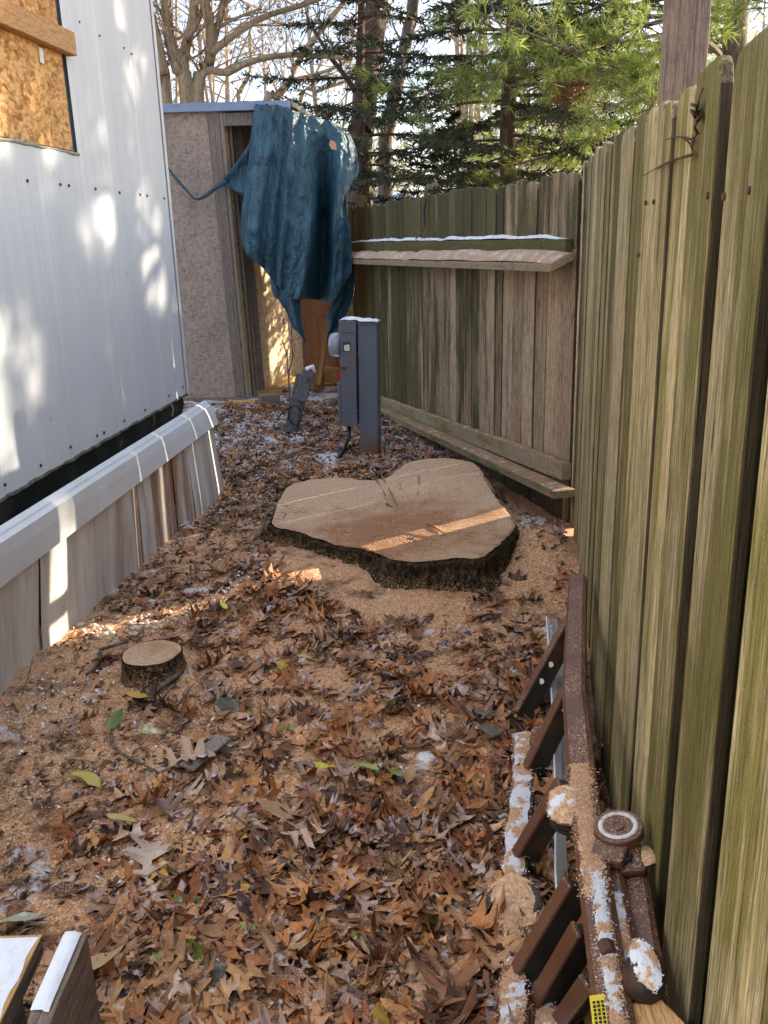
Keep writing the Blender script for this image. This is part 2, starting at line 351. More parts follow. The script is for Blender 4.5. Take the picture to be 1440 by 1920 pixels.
def leafmat():
    m = NT('dry_leaf'); c = m.attr('tint', 'GEOMETRY', 'Color'); n_ = m.noise(m.coord((60, 60, 60)), 1, 4)
    col = m.mix(m.ramp(n_, [(.35, .45), (.6, 0.)]), c, (.05, .026, .014)); 
    gp_ = m.n('ShaderNodeNewGeometry'); up = m.math('ABSOLUTE', m.sep(gp_.outputs['Normal'], 2))
    def wn(sc, dt):
        q = m.n('ShaderNodeTexNoise'); m.l(gp_.outputs['Position'], q.inputs['Vector']); q.inputs['Scale'].default_value = sc; q.inputs['Detail'].default_value = dt; return q.outputs[0]
    msk = m.math('MULTIPLY', m.ramp(wn(330, 2), [(.53, 0.), (.58, 1.)]), m.ramp(wn(7, 4), [(.46, .0), (.64, .8)])); msk = m.math('MULTIPLY', msk, m.ramp(up, [(.5, 0.), (.8, 1.)]))
    col = m.mix(msk, col, (.66, .38, .20)); fr_ = m.math('MULTIPLY', m.ramp(wn(24, 5), [(.60, 0.), (.68, .55)]), m.ramp(up, [(.6, 0.), (.9, 1.)])); col = m.mix(fr_, col, (.66, .62, .62))
    hv = m.n('ShaderNodeHueSaturation'); m.l(col, hv.inputs['Color']); m.l(m.math('MULTIPLY_ADD', m.rand(), .35, .95), hv.inputs['Value'])
    return m.fin(hv.outputs[0], .58, .35)
M['leaf'] = leafmat()
def foliage(name, a, b, trans=.35, rough=.5):
    m = NT(name); c = m.attr('tint', 'GEOMETRY', 'Fac'); col = m.mix(c, a, b); m.fin(col, rough, .3)
    tr = m.n('ShaderNodeBsdfTranslucent'); m.l(col, tr.inputs[0]); ms = m.n('ShaderNodeMixShader'); ms.inputs[0].default_value = trans
    m.l(m.b.outputs[0], ms.inputs[1]); m.l(tr.outputs[0], ms.inputs[2]); m.l(ms.outputs[0], m.o.inputs[0]); return m.m
M['spruce'] = foliage('dark_spruce_needles', (.024, .034, .018), (.062, .080, .040), .25)
M['pine'] = foliage('bright_pine_needles', (.15, .22, .045), (.42, .47, .13), .6)
M['tanleaf'] = foliage('tan_dead_leaves', (.22, .10, .045), (.36, .20, .10), .4)
M['farleaf'] = foliage('pale_far_foliage', (.22, .28, .14), (.52, .44, .26), .5)
def bark(name, a, b, sc=(18, 18, 4), bs=.9):
    m = NT(name); n_ = m.noise(m.coord(sc), 1, 6, .65, .5); n2 = m.noise(m.coord(tuple(k * 4 for k in sc)), 1, 4)
    col = m.mix(m.ramp(n_, [(.36, 0.), (.62, 1.)]), a, b); col = m.mix(m.ramp(n2, [(.35, .5), (.5, 0.)]), col, tuple(k * .4 for k in a))
    m.bump(m.math('ADD', n_, m.math('MULTIPLY', n2, .4)), bs, .02); return m.fin(col, .9, .15)
M['bark_spruce'] = bark('spruce_bark', (.075, .045, .032), (.16, .10, .075))
M['bark_grey'] = bark('grey_tree_bark', (.11, .085, .065), (.22, .18, .145))
M['bark_warm'] = bark('pale_brown_bark', (.26, .19, .115), (.44, .34, .22))
def stumpbark():
    m = NT('dark_mossy_stump_bark'); n_ = m.noise(m.coord((22, 22, 12)), 1, 7, .7, .6); n2 = m.noise(m.coord((70, 70, 40)), 1, 4, .6)
    sp = m.noise(m.coord((160, 160, 160)), 1, 3); col = m.mix(m.ramp(n_, [(.40, 0.), (.62, 1.)]), (.012, .010, .006), (.075, .058, .030))
    col = m.mix(m.ramp(n2, [(.52, 0.), (.64, .75)]), col, (.19, .12, .06)); col = m.mix(m.ramp(m.noise(m.coord((5, 5, 5)), 1, 4), [(.5, 0.), (.65, .6)]), col, (.045, .055, .015))
    z = m.sep(m.coord((1, 1, 1)), 2); k = m.math('ADD', m.math('MULTIPLY_ADD', n_, .35, m.math('SUBTRACT', sp, .17)), m.math('MULTIPLY', m.math('SUBTRACT', .09, z), 1.9))
    col = m.mix(m.ramp(k, [(.62, 0.), (.68, .9)]), col, (.48, .28, .15))
    m.bump(m.math('ADD', n_, m.math('MULTIPLY', n2, .6)), 1, .03); return m.fin(col, .85, .2)
M['stumpbark'] = stumpbark()
def cutface(name, cx, cy, sub=0.0):
    m = NT(name); co = m.coord((1, 1, 1)); mm = m.n('ShaderNodeMapping'); mm.inputs['Location'].default_value = (-cx, -cy, 0); m.l(co, mm.inputs[0])
    d = m.n('ShaderNodeVectorMath'); d.operation = 'LENGTH'; q = m.n('ShaderNodeVectorMath'); q.operation = 'MULTIPLY'; q.inputs[1].default_value = (1, 1, 0); m.l(mm.outputs[0], q.inputs[0]); m.l(q.outputs[0], d.inputs[0])
    n_ = m.noise(m.coord((3, 3, 3)), 1, 6, .6); fine = m.noise(m.coord((60, 60, 60)), 1, 5, .7); gr = m.sep(m.voro(m.coord((170, 170, 170)), 1, 'Color'), 0)
    col = m.ramp(fine, [(.25, (.44, .26, .14)), (.5, (.64, .43, .27)), (.75, (.74, .55, .38))])
    blot = m.noise(m.coord((7, 7, 7)), 1, 6, .65)
    k = m.math('ADD', m.math('ADD', m.math('MULTIPLY', n_, .7), m.math('MULTIPLY', blot, .5)), m.math('MULTIPLY_ADD', d.outputs['Value'], -.62, -sub))
    col = m.mix(m.ramp(k, [(.20, 0.), (.46, .9)]), col, (.36, .17, .08))
    rg = m.math('SINE', m.math('MULTIPLY_ADD', d.outputs['Value'], 330, m.math('MULTIPLY', n_, 18)))
    col = m.mix(m.math('MULTIPLY', m.ramp(rg, [(.0, 0.), (1, .26)]), m.ramp(n_, [(.35, 1.), (.6, .2)])), col, (.24, .12, .055))
    col = m.mix(m.ramp(m.math('ADD', gr, m.math('MULTIPLY', n_, .7)), [(1.05, 0.), (1.2, .8)]), col, (.70, .47, .30))
    at = m.math('ARCTAN2', m.sep(mm.outputs[0], 1), m.sep(mm.outputs[0], 0)); cv = m.n('ShaderNodeCombineXYZ'); m.l(m.math('MULTIPLY', at, 3.2), cv.inputs[0]); m.l(m.math('MULTIPLY', d.outputs['Value'], 1.2), cv.inputs[1])
    ck = m.voro(cv.outputs[0], 2.2, 'Distance', 'DISTANCE_TO_EDGE'); col = m.mix(m.math('MULTIPLY', m.ramp(ck, [(.004, .8), (.016, 0.)]), m.ramp(n_, [(.45, 0.), (.6, 1.)])), col, (.13, .06, .03))
    arc = m.math('SINE', m.math('MULTIPLY_ADD', m.sep(co, 1), 150, m.math('MULTIPLY_ADD', m.sep(co, 0), 46, m.math('MULTIPLY', n_, 9))))
    m.bump(m.math('ADD', m.math('ADD', fine, m.math('MULTIPLY', arc, .10)), m.math('MULTIPLY', gr, .5)), .9, .009); return m.fin(col, .85, .15)
M['cut'] = cutface('sawn_stump_face', .05, 4.0); M['cut_small'] = cutface('sawn_small_stump_face', -.86, 2.98, .30)
M['rock'] = simple('lichened_stone', (.17, .165, .12), .8, .2, .3, 25, bump=.8, dirt=(.42, .40, .30), damt=.7, dsc=18)
M['pebble'] = simple('cream_pebble', (.66, .55, .42), .7, .3, .15, 30)
M['stick'] = bark('stick_bark', (.10, .07, .05), (.24, .19, .14), (60, 60, 20), .5)
M['vine'] = simple('dry_vine', (.12, .06, .035), .8, .2)
M['clear'] = None
g_ = NT('smoky_meter_glass'); g_.b.inputs['Transmission Weight'].default_value = .55; M['clear'] = g_.fin((.62, .68, .78), .12, .6)

# ------------------------------------------------------------------ the ground
def dens(x, y):                                      # how thick the litter lies
    d = .95 * np.exp(-(((x + .02) / .50) ** 2 + ((y - 1.55) / .75) ** 2)) + .62 * sstep(.15, .5, x) * sstep(3.2, 2.2, y) + .10
    d = d + .34 * np.exp(-(((x + .42) / .28) ** 2 + ((y - 3.45) / .5) ** 2)) + .10 * np.exp(-(((x - .3) / .6) ** 2 + ((y - 2.85) / .35) ** 2))
    d = d * sstep(-1.15, -.55, x + .10 * (y - 1.5)) + .12 * sstep(-1.3, -1.0, x) * sstep(2.5, 3.2, y)
    d = d + .30 * sstep(4.6, 5.4, y) * (vnoise(x * 2 + 3, y * 2) > .45)
    d = d * (1 - .92 * np.exp(-(((x - .70) / .22) ** 2 + ((y - 3.75) / .5) ** 2)))
    d = d * (1 - .9 * np.exp(-((y - 3.40 - .28 * (x + 1.1)) / .10) ** 2) * sstep(-.55, -.75, x))
    return np.clip(d * (.55 + 1.1 * vnoise(x * 4 + 40, y * 4)), 0, 1.2)
xs = np.concatenate([[-160, -80, -40, -20, -10, -6, -4, -3, -2.4], np.arange(-2.0, 1.6, .022), [1.8, 2.2, 3, 4, 6, 10, 20, 40, 80, 160]])
ys = np.concatenate([[-30, -10, -4, -1, 0, .4, .7], np.arange(.9, 6.6, .024), np.arange(6.6, 10.6, .05), [11, 12, 14, 17, 21, 30, 50, 90, 170, 300]])
XG, YG = np.meshgrid(xs, ys); ZG = gh(XG, YG)
act = ((XG > -2) & (XG < 1.6) & (YG > .8) & (YG < 10.5))
ZG = ZG + np.where(act, .016 * fbm(XG * 22, YG * 22, 3) + .007 * fbm(XG * 70, YG * 70, 2), 0)
ny, nx = XG.shape; V = np.stack([XG.ravel(), YG.ravel(), ZG.ravel()], 1)
ii, jj = np.meshgrid(np.arange(ny - 1), np.arange(nx - 1), indexing='ij'); q0 = (ii * nx + jj).ravel()
FQ = np.stack([q0, q0 + 1, q0 + nx + 1, q0 + nx], 1)
def npmesh(name, V, FQ, mat, smooth=True, tint=None):
    me = bpy.data.meshes.new(name); n, k = FQ.shape
    me.vertices.add(len(V)); me.vertices.foreach_set('co', np.asarray(V, np.float32).ravel())
    me.loops.add(n * k); me.loops.foreach_set('vertex_index', FQ.astype(np.int32).ravel())
    me.polygons.add(n); me.polygons.foreach_set('loop_start', np.arange(0, n * k, k, dtype=np.int32))
    me.polygons.foreach_set('loop_total', np.full(n, k, np.int32))
    if smooth: me.polygons.foreach_set('use_smooth', np.ones(n, bool))
    me.materials.append(mat)
    if tint is not None:
        if tint.ndim == 1: a = me.attributes.new('tint', 'FLOAT', 'POINT'); a.data.foreach_set('value', tint.astype(np.float32))
        else:
            a = me.attributes.new('tint', 'FLOAT_COLOR', 'POINT'); a.data.foreach_set('color', np.concatenate([tint, np.ones((len(tint), 1))], 1).astype(np.float32).ravel())
    me.update(calc_edges=True); return me
g = put(npmesh('ground', V, FQ, M['ground'], True, (dens(XG, YG) * act).ravel()), 'ground'); g['kind'] = 'structure'

# ------------------------------------------------------------------ mobile home
hd = Vector((.105, .9945, 0)); hn = Vector((.9945, -.105, 0)); HC = Vector((-1.151, 5.293, 0))   # corner, wall normal
def hp(s, o, z): return HC + hd * s + hn * o + Vector((0, 0, z))           # s along wall (0 = far corner)
home = thing('mobile_home', hp(0, 0, 0), 'white mobile home with ribbed metal siding and a boarded up window', 'mobile home')
def wall_panel(s0, s1, z0, z1, nm='siding_panel'):
    mb = MB(); pts = []; s = s0; pitch = .1; prof = [(0, 0), (.040, .0), (.048, -.0006), (.058, -.0006), (.067, 0), (.074, 0), (.078, -.0003), (.088, -.0003), (.092, 0)]
    k = 0; ss = []
    while s < s1:
        for a, b in prof:
            if s + a < s1: ss.append((s + a, b))
        s += pitch
    ss.append((s1, 0)); ss[0] = (s0, -.006)
    mb.grid([[hp(a, b, z) for a, b in ss] for z in (z0, z1)])
    mb.grid([[hp(a, -.03, z) for a, b in (ss[0], ss[-1])] for z in (z1, z0)])
    return mb.build(nm, M['siding'], home)
WL = -1.155                                       # window right edge (s)
e = [0, -.42, -.84, WL]
for a, b in ((-.42, -.001), (-.84, -.421), (WL - .001, -.841)): wall_panel(a, b, .622, 3.1)
a = WL - .002
while a > -7:
    b = max(a - .42, -7.1)
    if a > -2.9: wall_panel(b, a - .001, .622, 1.866)
    else: wall_panel(b, a - .001, .622, 3.1)
    if b <= -2.9 < a: pass
    a = b
m_ = MB(); m_.box((-7.1, -2.2, .6), (-.004, -.034, 3.12), Matrix(((hd.x, hn.x, 0, HC.x), (hd.y, hn.y, 0, HC.y), (0, 0, 1, 0), (0, 0, 0, 1))))
m_.build('home_body', M['siding'], home)
m_ = MB(); m_.grid([[hp(0.012, .006, z), hp(0.012, -.06, z)] for z in (.62, 3.1)]); m_.grid([[hp(-.03, .006, z), hp(0.012, .006, z)] for z in (.62, 3.1)])
m_.build('corner_trim', M['white'], home)
HM = Matrix(((hd.x, hn.x, 0, HC.x), (hd.y, hn.y, 0, HC.y), (0, 0, 1, 0), (0, 0, 0, 1)))
# boarded window
m_ = MB(); m_.box((-2.9, -.028, 1.872), (WL - .035, -.010, 3.1), HM); wb = m_.build('window_board', M['osb_new'], home)
m_ = MB(); m_.box((WL - .034, -.03, 1.868), (WL - .003, -.024, 3.1), HM); m_.build('window_gap', M['ink'], home)
m_ = MB()
pts = [];
for i in range(26): pts.append(hp(WL - i * .07, -.004 + random.uniform(0, .006), 1.862 + random.uniform(-.004, .004)))
m_.tube(pts, [random.uniform(.004, .011) for _ in pts], 6); m_.build('sill_sealant', simple('cracked_sealant', (.50, .47, .42), .8, .2, .3, 30, dirt=(.05, .04, .03), damt=.9, dsc=30), home, True)
m_ = MB(); m_.box((-2.9, -.009, 2.245), (-1.13, .034, 2.335), HM); m_.build('window_brace', M['newwood'], home, bevel=.004)
for i, (u, v) in enumerate([(50, 339), (112, 346), (128, 348), (178, 354), (223, 361), (262, 365), (275, 367), (307, 372), (8, 909), (75, 873), (131, 838), (181, 817), (194, 811), (232, 789), (271, 769), (316, 742), (342, 726), (186, 67), (231, 90), (246, 101), (134, 42)]):
    p = plane(u, v, HC - hn * .0, hd); m_ = MB(); m_.disc(p + hn * (.004 if i != 20 else .036), hn, .0065 if i < 17 else .005, .004, 8); m_.build('screw', M['screw'], home)
p = plane(76, 104, HC - hn * .01, hd); m_ = MB(); m_.beam(p + Vector((0, 0, -.028)) + hn * .003, p + Vector((0, 0, .028)) + hn * .003, .034, .003, up=hn); m_.build('sticker', M['sticker'], home)
# dark underside sheet below the siding
m_ = MB(); P = []
for z, o in ((.622, -.035), (.56, -.028), (.48, -.05), (.3, -.05), (.0, -.06)):
    P.append([hp(s, o + .010 * float(fbm(s * 3, z * 9, 3)), z) for s in np.arange(-7, .01, .1)])
m_.grid(P); m_.build('underside_sheet', M['dark'], home, True)
m_ = MB(); m_.tube([hp(s, -.004 + random.uniform(-.004, .004), .617 + random.uniform(-.004, .004)) for s in np.arange(-7, .01, .05)], .009, 5); m_.build('siding_edge', simple('dirty_siding_edge', (.20, .185, .14), .8, .2, .4, 40), home)

# ------------------------------------------------------------------ leaning skirting
A0 = Vector((-1.272, 2.8, 0)); A1 = Vector((-1.030, 5.3, 0))
def skl(y, base, top_z):
    pass
skirt = thing('skirting', (-.976, 5.3, 0), 'loose white vinyl skirting leaning against the mobile home with a rounded top rail', 'skirting')
def sk(y, row):                                   # rows: 0 top back, 1 top front edge, 2 rail bottom, 3 bottom
    t = (y - 2.8) / 2.5
    T = [(-1.300 + .242 * t, .590 - .020 * t), (-1.262 + .242 * t, .560 - .020 * t), (-1.288 + .292 * t, .412 + .022 * t), (-1.362 + .386 * t, .02 - .03 * t)][row]
    return Vector((T[0], y, T[1]))
Y0, Y1 = 1.2, 5.30
m_ = MB(); P = []
for row_pts in range(8):
    rr = []
    for y in np.linspace(Y0, Y1, 42):
        a, b, c = sk(y, 0), sk(y, 1), sk(y, 2); n3 = Vector((.010, 0, .002))
        q = [a + Vector((-.01, 0, -.03)), a, (a + b) / 2 + Vector((-.002, 0, .004)), (a + b) / 2 + Vector((.002, 0, -.004)), b, b + (c - b) * .35 + n3 * .6, c + n3, c + Vector((-.004, 0, -.006))][row_pts]
        rr.append(q)
    P.append(rr)
m_.grid(P); o = m_.build('top_rail', M['white'], skirt, False); md = o.modifiers.new('s', 'SOLIDIFY'); md.thickness = .004
m_ = MB(); m_.tube([(sk(y, 0) + sk(y, 1)) / 2 + Vector((0, 0, .0008)) for y in np.linspace(Y0, 5.2, 30)], .0022, 4); m_.build('rust_line', M['nail'], skirt)
edges = [1.2, 1.5, 1.8, 2.1, 2.42, 2.66, 2.90, 3.12, 3.34, 3.60, 3.82, 4.08, 4.30, 4.56, 4.80, 5.29]
for i in range(len(edges) - 1):
    m_ = MB(); y0, y1 = edges[i] - .002, edges[i + 1] + .002; n_ = 9; rows = []
    off = -.028 + .006 * (i % 2) + .004 * random.random()
    if i == 14: off = -.016
    for t in np.linspace(0, 1, 7):
        rr = []
        for k in range(n_):
            y = y0 + (y1 - y0) * k / (n_ - 1); a, b = sk(y, 2), sk(y, 3); kk = .010 if k in (3, 4, 5) else (0 if 0 < k < 8 else -.008)
            rr.append(a.lerp(b, t) + Vector((off + kk + .012 * t * (1 + i % 3) * .5, 0, (.02 if t == 0 else -.07 * (t == 1)))))
        rows.append(rr)
    m_.grid(rows); o = m_.build('skirting_panel', M['vinyl'], skirt); md = o.modifiers.new('s', 'SOLIDIFY'); md.thickness = .003

# ------------------------------------------------------------------ right fence
FD = Vector((.152, .988, 0)).normalized(); FN = Vector((-FD.y, FD.x, 0))     # FN points to the camera side (left)
FC = Vector((.99, 4.466, 0))
def fp(s, o, z): return FC + FD * s + FN * o + Vector((0, 0, z))
fence = thing('wood_fence', fp(0, 0, 0), 'tall mossy wooden board fence running along the right side of the yard', 'fence')
def picket_mesh(wd, ht, th, tilt=0, name='picket', mat=None):
    mb = MB(); e = min(.035, wd * .22); c = wd / 2; r_ = random.random
    prof = [(-c, 0), (c, 0), (c, ht - e * 1.1 - .006 * r_()), (c - e * .45, ht - e * .25), (c - e, ht - .002), (0, ht + .003 * r_()), (-c + e, ht - .003 * r_()), (-c + e * .45, ht - e * .3), (-c, ht - e * 1.2)]
    for (x, z) in prof: mb.v.append((x, -th / 2, z))
    for (x, z) in prof: mb.v.append((x, th / 2, z))
    n = len(prof); mb.f.append(tuple(range(n))); mb.f.append(tuple(range(2 * n - 1, n - 1, -1)))
    for i in range(n): mb.f.append((i, i + n, (i + 1) % n + n, (i + 1) % n))
    mb.mi = [0] * len(mb.f)
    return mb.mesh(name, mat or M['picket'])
def add_picket(par, base, ax, nrm, me, lean=0, yaw=0, moss=.4, twist=0):
    mw = Matrix((( ax.x, nrm.x, 0, base.x), (ax.y, nrm.y, 0, base.y), (0, 0, 1, base.z), (0, 0, 0, 1)))
    mw = mw @ Matrix.Rotation(yaw, 4, 'Z') @ Matrix.Rotation(lean, 4, 'Y') @ Matrix.Rotation(twist, 4, 'X')
    o = put(me, 'picket', par, mw); o['moss'] = moss
    bv = o.modifiers.new('bevel', 'BEVEL'); bv.width = .004; bv.segments = 2; bv.limit_method = 'ANGLE'; return o
def ftop(s): return 1.80 + (1.731 - 1.804) * min(0, s) / -3.4
# front boards: (s0, s1)
fr = [(-.115, -.015), (-.375, -.262), (-.53, -.38), (-.70, -.545), (-.86, -.71), (-1.06, -.89), (-1.235, -1.075), (-1.385, -1.245), (-1.50, -1.39),
      (-1.74, -1.525), (-2.00, -1.745), (-2.19, -2.01), (-2.365, -2.20), (-2.50, -2.39), (-2.640, -2.505), (-2.852, -2.668), (-3.072, -2.860), (-3.400, -3.155), (-3.70, -3.462),
      (-3.93, -3.715), (-4.15, -3.95), (-4.37, -4.17), (-4.6, -4.38), (-4.83, -4.62), (-5.06, -4.85)]
for i, (s0, s1) in enumerate(fr):
    wd = s1 - s0; ht = ftop((s0 + s1) / 2) + random.uniform(-.012, .012) + .30
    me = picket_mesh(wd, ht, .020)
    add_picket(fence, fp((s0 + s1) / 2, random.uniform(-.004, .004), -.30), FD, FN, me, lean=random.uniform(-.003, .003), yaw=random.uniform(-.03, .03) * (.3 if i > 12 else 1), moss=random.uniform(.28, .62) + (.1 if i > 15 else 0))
# rear boards of the shadow-box, closing most gaps (two gaps stay open to the sun)
rr = [(-.068, .0), (-.44, -.228), (-.56, -.44), (-.72, -.56), (-.88, -.73), (-1.08, -.9), (-1.26, -1.09), (-1.40, -1.27), (-1.53, -1.41), (-1.70, -1.54), (-1.9, -1.71), (-2.1, -1.91), (-2.3, -2.11), (-2.5, -2.31), (-2.68, -2.51), (-2.88, -2.69), (-3.20, -2.89), (-3.52, -3.21), (-3.78, -3.53), (-3.96, -3.80), (-4.2, -4.0), (-4.42, -4.22), (-4.64, -4.44), (-4.86, -4.66), (-5.06, -4.9)]
for i, (s0, s1) in enumerate(rr):
    me = picket_mesh(s1 - s0 + .012, ftop(s0) - .01 - random.uniform(0, .03) + .3, .018)
    add_picket(fence, fp((s0 + s1) / 2, -.062, -.30), FD, FN, me, moss=random.uniform(.2, .5))
for z in (.19, 1.0, 1.55):
    m_ = MB(); m_.beam(fp(-5.1, -.031, z), fp(.0, -.031, z), .036, .08); m_.build('rail', M['greywood'], fence)
for (u, v) in [(1345, 366), (1377, 368), (1427, 356), (1222, 380), (1238, 378), (1208, 478)]:
    p = plane(u, v, FC, FD); m_ = MB(); m_.disc(p + FN * .0135, FN, .0055, .006, 8); m_.build('nail', M['nail'], fence)
# fence corner post
m_ = MB(); m_.beam(fp(.05, -.075, -.3), fp(.05, -.075, 1.74), .08, .08, up=FN); m_.build('post', M['greywood'], fence)
# tall post behind the fence
pa = gy(1264, 250, 2.35); pb = gy(1309, -330, 2.35)
m_ = MB(); m_.beam(Vector((pa.x + .02 - (pb.x - pa.x) * .0, 2.35, -.1)), pb, .105, .09, up=(0.3, 1, 0)); o = m_.build('wooden_post', M['studwood'], bevel=.003)
o['moss'] = .1; tag(o, 'tall bare square post rising behind the top of the right fence', 'post')
# vine twigs caught on the fence
vine = thing('dead_vine', plane(1292, 250, FC + FN * .02, FD), 'dry brown vine tangled through a gap high on the right fence', 'vine')
def vp(pts, r0, r1, off=.02):
    m_ = MB(); n = len(pts); m_.tube([plane(u, v, FC + FN * (off + .006 * math.sin(i * 2.1)), FD) for i, (u, v) in enumerate(pts)], [r0 + (r1 - r0) * i / (n - 1) for i in range(n)], 5); return m_.build('tendril', M['vine'], vine, True)
vp([(1318, 165), (1310, 190), (1306, 205), (1312, 222), (1302, 238), (1308, 250), (1300, 262), (1297, 275)], .0015, .003)
vp([(1297, 196), (1308, 200), (1304, 212), (1296, 207), (1303, 220), (1311, 208), (1314, 218), (1305, 226), (1302, 215)], .003, .002)
vp([(1297, 262), (1284, 257), (1268, 256), (1248, 262)], .0022, .0008); vp([(1282, 258), (1293, 268), (1300, 282), (1301, 292)], .0018, .0012)
vp([(1298, 290), (1282, 294), (1262, 300), (1240, 310), (1205, 330)], .003, .0008); vp([(1262, 300), (1245, 308), (1233, 318)], .0022, .001)

# ------------------------------------------------------------------ back fence
BC = Vector((.985, 4.49, 0)); BD = Vector((-1.428, 5.60, 0)).normalized(); BN = Vector((-BD.y, BD.x, 0)); 
if BN.x > 0: BN = -BN                              # towards the yard
BLEN = 4.98
def bp(s, o, z): return BC + BD * s + BN * o + Vector((0, 0, z))
bf = thing('wood_fence', bp(0, 0, 0), 'shorter mossy board fence across the back with rails and ledges on its yard side', 'fence')
s = .02; i = 0
while s < BLEN:
    wd = random.choice([.13, .135, .14, .095, .145]) * 1.12; 
    gap = .003 if random.random() > .12 else .010
    if 1.28 < s < 1.40: gap = .014
    t = s / BLEN
    moss = -.02 + 1.15 * t ** .75 + random.uniform(-.22, .22)
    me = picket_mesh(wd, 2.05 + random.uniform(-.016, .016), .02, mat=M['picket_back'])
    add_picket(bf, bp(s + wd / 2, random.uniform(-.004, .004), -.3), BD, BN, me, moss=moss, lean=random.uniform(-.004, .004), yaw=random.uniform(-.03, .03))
    s += wd + gap; i += 1
def plank(mb, a, b, dep, th, tl=0.0):                       # along BD; dep = towards the yard
    D = BN * dep - Vector((0, 0, tl))
    mb.add([a, a + D, b + D, b, a + Vector((0, 0, th)), a + D + Vector((0, 0, th)), b + D + Vector((0, 0, th)), b + Vector((0, 0, th))],
           [(0, 1, 2, 3)[::-1], (4, 5, 6, 7), (0, 1, 5, 4), (1, 2, 6, 5), (2, 3, 7, 6), (3, 0, 4, 7)])
def lumpy(a, b, dep, h, mat, nm, par, n=90, w=6, amp=1.0, off=.0, tl=0.0):  # snow or sawdust on a ledge
    m_ = MB(); P = []; sd_ = random.random() * 50
    for i in range(n):
        t = i / (n - 1); c = a.lerp(b, t); row = []
        hh = h * (.45 + amp * 1.3 * max(0, float(fbm(t * 26 + sd_, 3.3, 5)) + .35))
        ed = min(1, min(t, 1 - t) * 18)
        for j in range(w):
            q = j / (w - 1); k = math.sin(math.pi * (.06 + .88 * q)) ** .5
            row.append(c + BN * (dep * (.04 + .92 * q) + .004 * float(fbm(i * .3, j * .5, 2))) + Vector((0, 0, off - tl * q + hh * k * ed * (.97 + .06 * random.random()) - (.004 if j in (0, w - 1) else 0))))
        P.append(row)
    m_.grid(P); o = m_.build(nm, mat, par, True, kind='stuff'); return o
def brail(s0, z0, s1, z1, o0, dep, th, nm='rail', mat='rail', moss=.45):
    m_ = MB(); a = bp(s0, o0, z0 - th); b = bp(s1, o0, z1 - th); plank(m_, a, b, dep, th); o = m_.build(nm, M[mat], bf, bevel=.004); o['moss'] = moss; return o
brail(.06, 1.45, BLEN - .1, 1.42, .012, .04, .09, moss=.85)
lumpy(bp(.08, .012, 1.45), bp(BLEN - .1, .012, 1.42), .04, .026, M['snow'], 'snow', bf, 120)
brail(-.02, .34, 4.2, .03, .012, .055, .09, moss=.3)
lumpy(bp(.0, .012, .34), bp(4.1, .012, .036), .055, .012, M['sawdust'], 'sawdust', bf, 110)
m_ = MB(); plank(m_, bp(.03, .013, -.2), bp(4.4, .013, -.45), .02, .40); o = m_.build('kick_board', M['picket_back'], bf); o['moss'] = .1
# loose plank lying on a bracket under the upper rail
lp = thing('loose_plank', bp(.0, .05, 1.36), 'loose plank lying as a ledge under the upper rail of the back fence', 'plank')
m_ = MB(); plank(m_, bp(-.04, .054, 1.35), bp(5.25, .06, 1.27), .12, .038, .05); o = m_.build('board', M['rail'], lp, bevel=.003); o['moss'] = .12
lumpy(bp(-.03, .054, 1.39), bp(5.2, .06, 1.31), .12, .034, M['sawdust_snow'], 'sawdust_and_snow', lp, 200, 9, tl=.05)
gp_ = thing('ground_plank', bp(.0, .09, .2), 'sawdust covered plank lying low along the foot of the back fence', 'plank')
m_ = MB(); plank(m_, bp(-.19, .07, .21), bp(4.1, .07, -.06), .12, .04); o = m_.build('board', M['rail'], gp_, bevel=.003); o['moss'] = .35
lumpy(bp(-.17, .072, .25), bp(4.0, .072, -.017), .115, .012, M['sawdust'], 'sawdust', gp_, 130, 8)
# broken picket leaning at the left end
me = picket_mesh(.12, 2.1, .02, mat=M['picket_back'])
p = gy(662, 372, 9.35)
o = put(me, 'broken_picket', None, Matrix.Translation((p.x - .12, p.y + .05, -.22)) @ Matrix.Rotation(.10, 4, 'Y')); o['moss'] = .5
tag(o, 'single leaning picket past the left end of the back fence beside the tarp', 'picket')
# dark twig hanging over the back fence
m_ = MB(); pts = [bp(2.37 + dx, o_, z) for dx, o_, z in [(-.06, -.03, 1.83), (-.02, .03, 1.80), (.0, .045, 1.72), (.03, .05, 1.62), (-.01, .055, 1.55), (.06, .06, 1.49), (.16, .07, 1.45)]]
m_.tube(pts, [.014, .018, .016, .015, .013, .008, .004], 7, jit=.3); o = m_.build('twig', M['stick'], None, True)
tag(o, 'dark rough twig hooked over the top of the back fence', 'twig')

# ------------------------------------------------------------------ shed
SY = 8.535
shed = thing('shed', (-1.6, SY, 0), 'weathered plywood shed with a flat roof and an open doorway half covered by a tarp', 'shed')
def leanbox(mb, x0, x1, xt0, xt1, y0, y1, z0, z1):
    mb.add([(x0, y0, z0), (x1, y0, z0), (x1, y1, z0), (x0, y1, z0), (xt0, y0, z1), (xt1, y0, z1), (xt1, y1, z1), (xt0, y1, z1)],
           [(0, 1, 2, 3)[::-1], (4, 5, 6, 7), (0, 1, 5, 4), (1, 2, 6, 5), (2, 3, 7, 6), (3, 0, 4, 7)])
def lb(nm, mat, *a, bevel=0, par=None):
    m_ = MB(); leanbox(m_, *a); return m_.build(nm, M[mat], par or shed, bevel=bevel)
lb('front_panel', 'osb_old', -3.1, -1.395, -3.1, -1.46, SY, SY + .015, .03, 2.56)
lb('corner_board', 'studwood', -1.392, -1.30, -1.455, -1.355, SY - .018, SY + .0, .04, 2.56, bevel=.003)
lb('stud', 'studwood', -1.298, -1.270, -1.353, -1.325, SY - .006, SY + .09, .03, 2.56)
